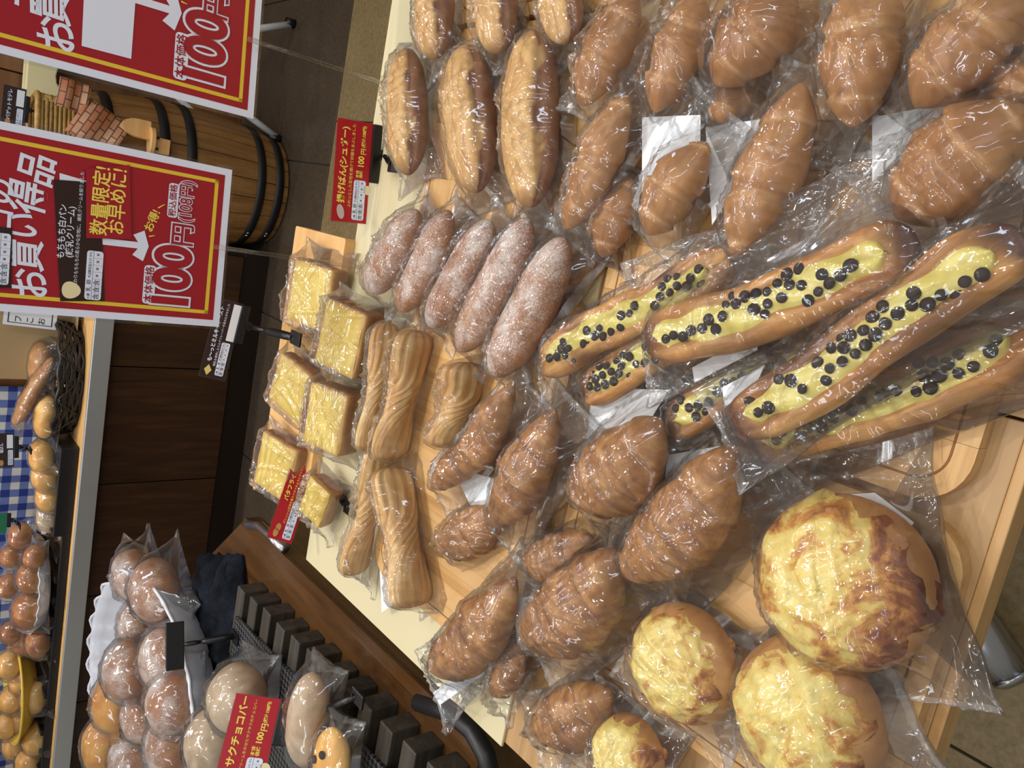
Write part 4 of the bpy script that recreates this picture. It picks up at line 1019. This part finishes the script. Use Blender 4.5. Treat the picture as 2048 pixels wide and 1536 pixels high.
adopt_root, Mr = root_at('platter_stand', (pc[0], pc[1], ZC), 'black block stand beneath the large white platter', 'stand')
box('block', (.2, .2, max(.01, pc[2] - ZC - .016)), (0, 0, (pc[2] - ZC - .016)/2), RUBBER, adopt_root, .004); box('foot_plate', (.24, .24, .006), (0, 0, .003), RUBBER, adopt_root, .002)
GS = 'sugared buns on the white platter'
for i, (x, y, h, r, an, lb) in enumerate((
    (228, 1405, 0.090, 52, .3, None), (205, 1490, 0.090, 50, .2, None), (262, 1462, 0.050, 50, -.3, None))):
    bun('wrapped_orange_pastry', ('orange pastry behind the sugared buns on the platter', 'orange pastry at the bottom edge of the photo on the platter', 'orange pastry half covered by sugared buns on the platter')[i], (x, y, h), r, PUMPKIN, 'orange pastries on the white platter', an=an)
for x, y, h, r, an, lb in (
    (268, 1150, 0.059, 52, 1.3, 'sugared bun in the bag with the pointed tip at the platter end'),
    (312, 1180, 0.053, 62, 1.1, 'large sugared bun beside the bag with the pointed tip'),
    (275, 1250, 0.056, 44, .5, 'small sugared bun between the pointed bag and the bun heap'),
    (330, 1318, 0.056, 58, .7, 'round sugared bun behind the empty black clip'),
    (252, 1340, 0.099, 52, .5, 'topmost sugared bun of the platter heap'),
    (345, 1405, 0.056, 60, .5, 'sugared bun with a cream split near the platter front'),
    (285, 1432, 0.056, 50, 1.2, 'sugared bun low in the centre of the platter'),
    (340, 1490, 0.056, 56, .2, 'sugared bun nearest the lower platter rim'),
    (262, 1520, 0.056, 52, .2, 'sugared bun at the bottom edge of the photo on the platter')):
    r_, V, M = bun('wrapped_sugared_bun', lb, (x, y, h), r, SUGAR, GS, 1.2, .8, an, mg=.018)
    # pointed tail of the first bag
    if lb.startswith('sugared bun in the bag'):
        p, q = W(262, 1110, .12), W(247, 1066, .15); o = tube('bag_tip', [p, p*.5 + q*.5, q], [.03, .012, .0008], FILM, n=10, caps=False); adopt(o, r_, M)
GW = 'pale loaves on the woven mat'
bun('wrapped_pale_loaf', 'pale round loaf standing behind the chocolate bar card', (478, 1395, .04), 66, PALEBUN, GW, 1.1, .9, .3, mg=.012)
bun('wrapped_pale_loaf', 'pale round loaf at the bottom edge of the photo beside the platter', (432, 1485, .04), 66, PALEBUN, GW, 1.15, .9, .3, mg=.012)
bun('wrapped_sugar_stick', 'sugared long bread behind the chocolate bar clip', (618, 1440, .03), 70, PALEBUN, GW, 2.0, .6, 0.1, mg=.012)
r_, V, M = bun('wrapped_chip_pastry', 'golden pastry with chocolate chips at the bottom edge by the rack', (665, 1530, .03), 62, GOLDBUN, 'pastries on the rack', 1.5, .5, .2, mg=.014)
for a, b in ((.01, .012), (-.012, .004), (.022, -.004)):
    o = link('chocolate_chip', CHIP, r_); R_ = V[:, 2].max(); o.location = (a, b, R_*.93); o.scale = (1.4, 1.4, 1.4)

# ------------------------------------------------------------------ goods on the back counter
def wicker_basket(c, a_, b_, Hh, label, mt, name='wicker_basket'):
    root, M = root_at(name, c, label, 'basket')
    r = np.random.default_rng(3); k = 0
    for i in range(7):
        z = .006 + Hh*i/6.; f = .88 + .12*i/6
        tube('strand', [(a_*f*math.cos(q) + .002*math.sin(9*q + i*2), b_*f*math.sin(q), z + .004*math.sin(13*q + i*3.1)) for q in [2*PI*j/64 for j in range(64)]], .0075, mt, root, 6, closed=True)
    for i in range(16):
        q = 2*PI*i/16; s = 1 if i % 2 else -1
        tube('binding', [((a_*(.88 + .12*t) + .008)*math.cos(q + s*.35*(t - .5)), (b_*(.88 + .12*t) + .008)*math.sin(q + s*.35*(t - .5)), Hh*t + .004) for t in (0, .25, .5, .75, 1.04)], .0032, mt, root, 6)
    lathe('basket_floor', [(.001, .004), (1, .004)], mt, root, 48).scale = (a_*.88, b_*.88, 1)
    return root
def HY(x, y, Y): return (x, y, WY(x, y, Y)[2] - T)
wicker_basket((-.80, 3.08, CT + .001), .215, .13, .075, 'oval black wicker basket with long loaves on the back counter', DARKWICKER)
GB = 'loaves in the black basket'
def loaf(A, B, wpx, mt, label, name='wrapped_loaf', group=GB, hf=.7, mg=.014):
    N_[0] += 1; sd = N_[0]; root, L, s, M = placed(name, A, B, label, 'bread', group); Wd = wpx/s
    V, F, Bk = b_loaf(L, Wd, Wd*hf, sd, pw=2.8, amp=.003); mesh('loaf', V, F, mt, root, attr=np.clip(sines(V, sd, 40, 4), 0, 1)*.5)
    bag(root, V, V[:, 2].min() - .001, (mg*2, mg*1.5, mg, mg), sd, .006, 12)
loaf(HY(80, 775, 3.09), HY(85, 685, 3.09), 62, BUN, 'flat browned loaf at the far end of the black basket')
loaf(HY(28, 850, 3.08), HY(105, 715, 3.03), 42, BUN, 'slim stick loaf poking out of the black basket')
loaf(HY(86, 875, 3.05), HY(98, 790, 3.03), 62, GOLDBUN, 'wrinkled wrapped loaf at the near end of the black basket')

root, M0 = root_at('black_tray', W(140, 1000, -.105), 'black plastic tray of cream rolls on the back counter', 'tray')
c = np.array([-1.19, 2.935, 0])
adopt(box('tray_floor', (.34, .3, .01), (c[0], c[1] + .16, CT + .006), RUBBER, bev=.003), root, M0)
for sx, sy, px, py in ((.34, .012, 0, .012), (.34, .012, 0, .308), (.012, .3, -.165, .16), (.012, .3, .165, .16)): adopt(box('tray_wall', (sx, sy, .06), (c[0] + px, c[1] + py, CT + .03), RUBBER, bev=.003), root, M0)
GT = 'cream rolls in the black tray'
for x, y, r, lb in ((85, 912, 30, 'cream roll at the basket end of the black tray'), (92, 948, 32, 'cream roll second from the basket in the black tray'), (98, 990, 30, 'cream roll with white paper in the middle of the black tray'), (100, 1032, 30, 'cream roll at the plate end of the black tray')):
    r_, V, M = bun('wrapped_cream_roll', lb, HY(x, y, 3.06), r, GOLDBUN if y != 1032 else PALEBUN, GT, 1.3, .8, .6, mg=.016)
    R_ = abs(V[:, 1]).max(); prism('paper_liner', [(-R_*1.3, R_*.2), (R_*.9, R_*.2), (R_*1.1, R_*1.25), (-R_*1.1, R_*1.3)], R_*.25, R_*.25 + .001, PAPER, r_)

c = np.array([-1.62, 2.95, 0]); scalloped('white_plate', (-1.62, 3.13, CT + .045), .195, .04, 'white scalloped plate heaped with brown buns on the back counter', ENAMEL, 24)
r2, M2_ = root_at('mesh_rack', (c[0] - .2, c[1] + .1, CT), 'black mesh rack under the white plate and the yellow bowl', 'rack')
c2 = c
for i in range(12):
    adopt(box('slat', (.022, .34, .02), (c[0] - .72 + i*.08, c[1] + .17, CT + .03), RUBBER, bev=.002), r2, M2_)
for yy in (0.0, .34): adopt(box('rail', (1.1, .014, .028), (c[0] - .24, c[1] + yy, CT + .016), RUBBER, bev=.002), r2, M2_)
GP = 'brown buns on the white plate'
for x, y, h, r, lb in ((42, 1072, .03, 26, 'oval bun at the tray end of the white plate'), (22, 1112, .03, 22, 'small bun at the photo edge next to the oval bun on the plate'), (48, 1112, .04, 24, 'small bun third from the tray on the white plate'), (70, 1115, .03, 24, 'bun touching the plate rim near the black tray'),
    (62, 1155, .04, 30, 'glossy bun in the middle of the white plate'), (18, 1172, .03, 24, 'bun at the back of the white plate'), (58, 1222, .04, 36, 'largest round bun on the white plate'), (22, 1265, .03, 22, 'bun at the back end of the white plate'), (50, 1282, .0, 28, 'bun leaning off the white plate, one of two'), (78, 1286, .0, 28, 'outermost bun leaning off the white plate')):
    bun('wrapped_brown_bun', lb, HY(x, y, 3.02 if x > 55 else 3.12), r, DARKBUN, GP, 1.1, .85, .4, mg=.012, cell=.006)
root, M0 = root_at('yellow_bowl', (-2.1, 3.14, CT + .045), 'round yellow bowl of small golden buns on the back counter', 'bowl')
lathe('bowl', [(.001, 0), (.12, 0), (.165, .03), (.19, .06), (.195, .062), (.188, .062), (.16, .034), (.118, .006), (.001, .006)], YBOWL, root, 64)
tube('bowl_rim', [(.193*math.cos(a), .193*math.sin(a), .062) for a in [2*PI*k/64 for k in range(64)]], .005, YBOWL, root, 8, closed=True)
GY = 'golden buns in the yellow bowl'
for x, y, h, r, lb in ((18, 1330, .05, 26, 'golden bun topmost at the plate end of the bowl'), (42, 1362, .05, 24, 'golden bun second from the plate in the bowl'), (70, 1395, .03, 30, 'golden bun inside the bowl rim nearest the plate'), (22, 1400, .06, 24, 'golden bun in the back middle of the bowl'),
    (42, 1440, .05, 24, 'reddish golden bun in the centre of the bowl'), (12, 1452, .05, 24, 'golden bun cut by the photo edge in the bowl'), (74, 1475, .03, 32, 'golden bun resting on the front bowl rim'), (30, 1490, .05, 26, 'golden bun in the lower middle of the bowl'), (58, 1525, .04, 28, 'golden bun at the bottom edge of the photo in the bowl')):
    bun('wrapped_golden_bun', lb, HY(x, y, 3.02 if x > 55 else 3.14), r, GOLDBUN, GY, 1.1, .85, .5, mg=.016, cell=.006)
# small cards at the back
def small_card(LL, UL, UR, h, label, back, title, ink=WHITE, pic=None, two=True):
    M, w_, hh = card_frame(LL, UL, UR, h, .1); root = empty('price_card', M); tag(root, label, 'price card')
    plate('clear_sleeve', rect(-.003, w_ + .003, -.003, hh + .003), -.002, CLEAR, root, .0006); plate('card', rect(0, w_, 0, hh), -.001, back, root, .0009)
    text(title, root, w_*.56, hh*.68, hh*.22, ink, .0004, 'title', .02)
    if two: allergens(root, w_*.05, w_*.5, hh*.06, hh*.34, .0004); plate('white_sticker', rect(w_*.55, w_*.95, hh*.06, hh*.4), .0004, PAPER, root)
    if pic: blob('bread_picture', root, w_*.12, hh*.7, w_*.09, hh*.12, .0004, BROWNPIC)
    return root, M, w_, hh
q = small_card((28, 937), (-8, 935), (-8, 867), .12, 'dark card with a bread picture in front of the gingham cloth', BROWNCARD, '塩ぱん', pic=1); clip_stand(q[1], q[2], .25, .9, W(62, 900, .05), 'black clip under the dark card at the gingham cloth')
GREEN = plain('green_card', (22, 110, 70), .4)
q = small_card((12, 1070), (-30, 1070), (-28, 1028), .09, 'green card behind the white plate', GREEN, 'あんぱん', two=False); clip_stand(q[1], q[2], .3, 1., W(40, 1050, .05), 'black clip under the green card')
q = small_card((46, 252), (0, 250), (8, 168), .10, 'dark purple card on a black clip above the cane basket', BROWNCARD, 'バゲットモデレ', pic=1); clip_stand(q[1], q[2], .2, .85, W(95, 225, .0), 'black clip holding the dark purple card')
M, w_, hh = card_frame((112, 655), (5, 648), (15, 560), WY(112, 655, 3.05)[2] - T, .05); root = empty('notice_card', M); tag(root, 'white notice with a thin black frame half hidden by the sale sign', 'notice')
plate('paper', rect(0, w_, 0, hh), -.001, PAPER, root, .0009)
for x0, x1, y0, y1 in ((.06, .94, .08, .1), (.06, .94, .9, .92), (.06, .075, .08, .92), (.925, .94, .08, .92)): plate('frame_line', rect(w_*x0, w_*x1, hh*y0, hh*y1), .0002, INK, root)
for i, tx in enumerate(('フ', 'こ', 'お')): text(tx, root, w_*.16, hh*(.72 - .22*i), hh*.16, INK, .0002, 'notice_lettering', .01)

# ------------------------------------------------------------------ barrel group
BX, BY = 0.0, 3.06
root, M0 = root_at('barrel', (BX, BY, 0), 'brown wooden barrel with black iron hoops against the wall', 'barrel')
HB = .70
def br(z): u = (z/HB - .5)*2; return .205 + .035*(1 - u*u)
NS = 22
for i in range(NS):
    V = []; F = []; nz = 12; a0, a1 = 2*PI*i/NS + .006, 2*PI*(i + 1)/NS - .006
    for j in range(nz):
        z = .004 + (HB - .004)*j/(nz - 1)
        for a, k in ((a0, 0), ((a0 + a1)/2, .0015), (a1, 0), (a1, -.016), (a0, -.016)): V.append(((br(z) + k)*math.cos(a), (br(z) + k)*math.sin(a), z))
    for j in range(nz - 1):
        for k in range(5): F.append((j*5 + k, j*5 + (k + 1) % 5, (j + 1)*5 + (k + 1) % 5, (j + 1)*5 + k))
    F += [(0, 1, 2, 3, 4)[::-1], tuple((nz - 1)*5 + k for k in range(5))]
    mesh('stave', V, F, BARREL, root, smooth=False)
prism('barrel_head', [(.19*math.cos(2*PI*k/40), .19*math.sin(2*PI*k/40)) for k in range(40)], HB - .03, HB - .012, BARREL, root)
for px in (562, 522, 376, 322, 212):
    z = min(max(WY(px, 395, BY - .235)[2], .02), HB - .02)
    h_ = lathe('hoop', [(br(z - .016) + .0025, z - .016), (br(z - .016) + .005, z - .016), (br(z + .016) + .005, z + .016), (br(z + .016) + .0025, z + .016)], HOOP, root, 64)
    if px in (562, 522):
        for a in (-2.45, -2.38): q = lathe('rivet', [(.0001, .004), (.004, .003), (.005, 0)], CHROME, h_, 10); q.location = ((br(z) + .005)*math.cos(a), (br(z) + .005)*math.sin(a), z); q.rotation_euler = (0, PI/2, a)
BURN = plain('burnt_marks', (58, 36, 16), .7)
r = np.random.default_rng(4)
for i in range(11):
    a = -1.95 + .04*i; z = .30 + .011*i; rr = br(z) + .0022
    tube('burnt_mark', [(rr*math.cos(a + d*.05), rr*math.sin(a + d*.05), z + d*.9*.02 + r.uniform(-.004, .004)) for d in (-.6, .1, .6)], .0016, BURN, root, 5)
# small wooden wall shelf on the barrel
p = WY(300, 275, BY - .26)
root, M0 = root_at('wooden_holder', p, 'pale wooden holder with an arched back on the front of the barrel', 'holder')
arch = [(-.03, 0), (.03, 0)] + [(.03*math.cos(a), .035 + .055*math.sin(a)) for a in np.linspace(0, PI, 12)]
o = prism('arched_back', arch, -.006, .006, ORANGE_WOOD, root); o.rotation_euler = (PI/2, 0, PI*.1); o.location = (.02, .0, .0)
o = prism('round_shelf', [(.045*math.cos(a), .03*math.sin(a)) for a in np.linspace(0, 2*PI, 24)[:-1]], -.008, .004, ORANGE_WOOD, root); o.location = (-.012, -.012, 0)
box('lower_block', (.05, .03, .05), (-.02, -.002, -.036), ORANGE_WOOD, root, .003)
for s in (-.02, .015): tube('peg', [(-.012 + s, -.03, -.008), (-.012 + s, -.03, -.02)], .004, HOOP, root, 8)
# cane basket on the barrel
zb = HB
root, M0 = root_at('cane_basket', (BX + .12, BY - .05, zb + .004), 'square pale cane basket standing on the barrel', 'basket', M=frame((BX + .05, BY - .08, zb + .002), (1, .25, 0), (0, 0, 1)))
for i in range(9):
    z = .008 + i*.0125; hx, hy = .1, .07; pts = roundrect(-hx, hx, -hy, hy, .02, 5)
    tube('weaver', [(a + .002*math.sin(60*(a + b) + i*PI), b + .002*math.sin(60*(a - b) + i*PI), z) for a, b in pts], .0062, WICKER, root, 6, closed=True)
for i in range(18):
    q = 2*PI*i/18; pts = roundrect(-.1, .1, -.07, .07, .02, 5); a, b = pts[int(i*len(pts)/18)]; tube('stake', [(a*1.02, b*1.02, .002), (a*1.02, b*1.02, .118)], .004, WICKER, root, 6)
tube('basket_rim', [(a, b, .12) for a, b in roundrect(-.102, .102, -.072, .072, .02, 5)], .009, WICKER, root, 8, closed=True)
prism('basket_floor', roundrect(-.098, .098, -.068, .068, .02, 5), .001, .006, WICKER, root)
# brick patterned oven mitt shaped paper beside it
p = WY(185, 248, BY - .24)
root, M0 = root_at('brick_print_bag', (p[0], p[1], p[2]), 'folded brick patterned paper leaning beside the cane basket', 'decoration', M=frame(p, (1, 0, -.5), (0, -1, .15)))
for nm, ox, oy, w_, h_, ro in (('front_fold', -.0, -.02, .13, .14, 0.), ('back_fold', .04, .085, .09, .085, .35)):
    bm = bmesh.new(); bmesh.ops.create_grid(bm, x_segments=12, y_segments=12, size=.5, calc_uvs=True)
    for v in bm.verts: v.co.z = .02*math.cos(v.co.x*3) + .006*math.sin(v.co.y*9); v.co.x *= w_; v.co.y *= h_
    o = fin(nm, bm, BRICKPRINT, root, True); o.location = (ox, oy, 0 if nm == 'front_fold' else -.012); o.rotation_euler = (0, 0, ro); md = o.modifiers.new('t', 'SOLIDIFY'); md.thickness = .004
# cream plastic arch on the wall and the white folding stool
p = WY(128, 160, YB - .06)
root, M0 = root_at('cream_arch', p, 'cream plastic piece with an arched underside at the brown wall', 'fixture')
a = [(-.07, .09), (-.07, -.045), (-.045, -.055), (-.02, -.05)]
arch = [(-.09, .12), (-.09, -.06), (-.055, -.06)] + [(-.055 + .06 - .06*math.cos(t), -.02 + .05*math.sin(t)) for t in np.linspace(0, PI, 9)] + [(.075, -.06), (.11, -.045), (.13, .12)]
o = prism('arch', arch, -.03, .03, CREAMPLASTIC, root, .004); o.rotation_euler = (PI/2, 0, 0); box('wall_plate', (.22, .02, .06), (.02, .04, .09), CREAMPLASTIC, root, .004)
f1 = W(558, 278, -.745); f2 = W(587, 48, -.745)
root, M0 = root_at('folding_stool', (f1 + f2)/2, 'white metal folding stool legs with black feet beside the barrel', 'stool')
Yf = f1[1]
adopt(tube('leg', [f1, WY(505, 238, Yf), WY(380, 140, Yf)], .0125, WHITEPIPE, n=12), root, M0)
adopt(tube('leg', [f1, WY(470, 279, Yf + .02), WY(380, 282, Yf + .03)], .0125, WHITEPIPE, n=12), root, M0)
adopt(tube('leg', [f2, WY(520, 57, f2[1]), WY(380, 75, f2[1])], .0125, WHITEPIPE, n=12), root, M0)
adopt(tube('leg', [WY(470, 300, Yf + .18), WY(395, 232, Yf + .18), WY(330, 170, Yf + .18)], .0115, WHITEPIPE, n=12), root, M0)
for f in (f1, f2): adopt(tube('foot_cap', [f - [0, 0, .002], f + [0, 0, .03]], .0165, BLACK, n=12), root, M0)
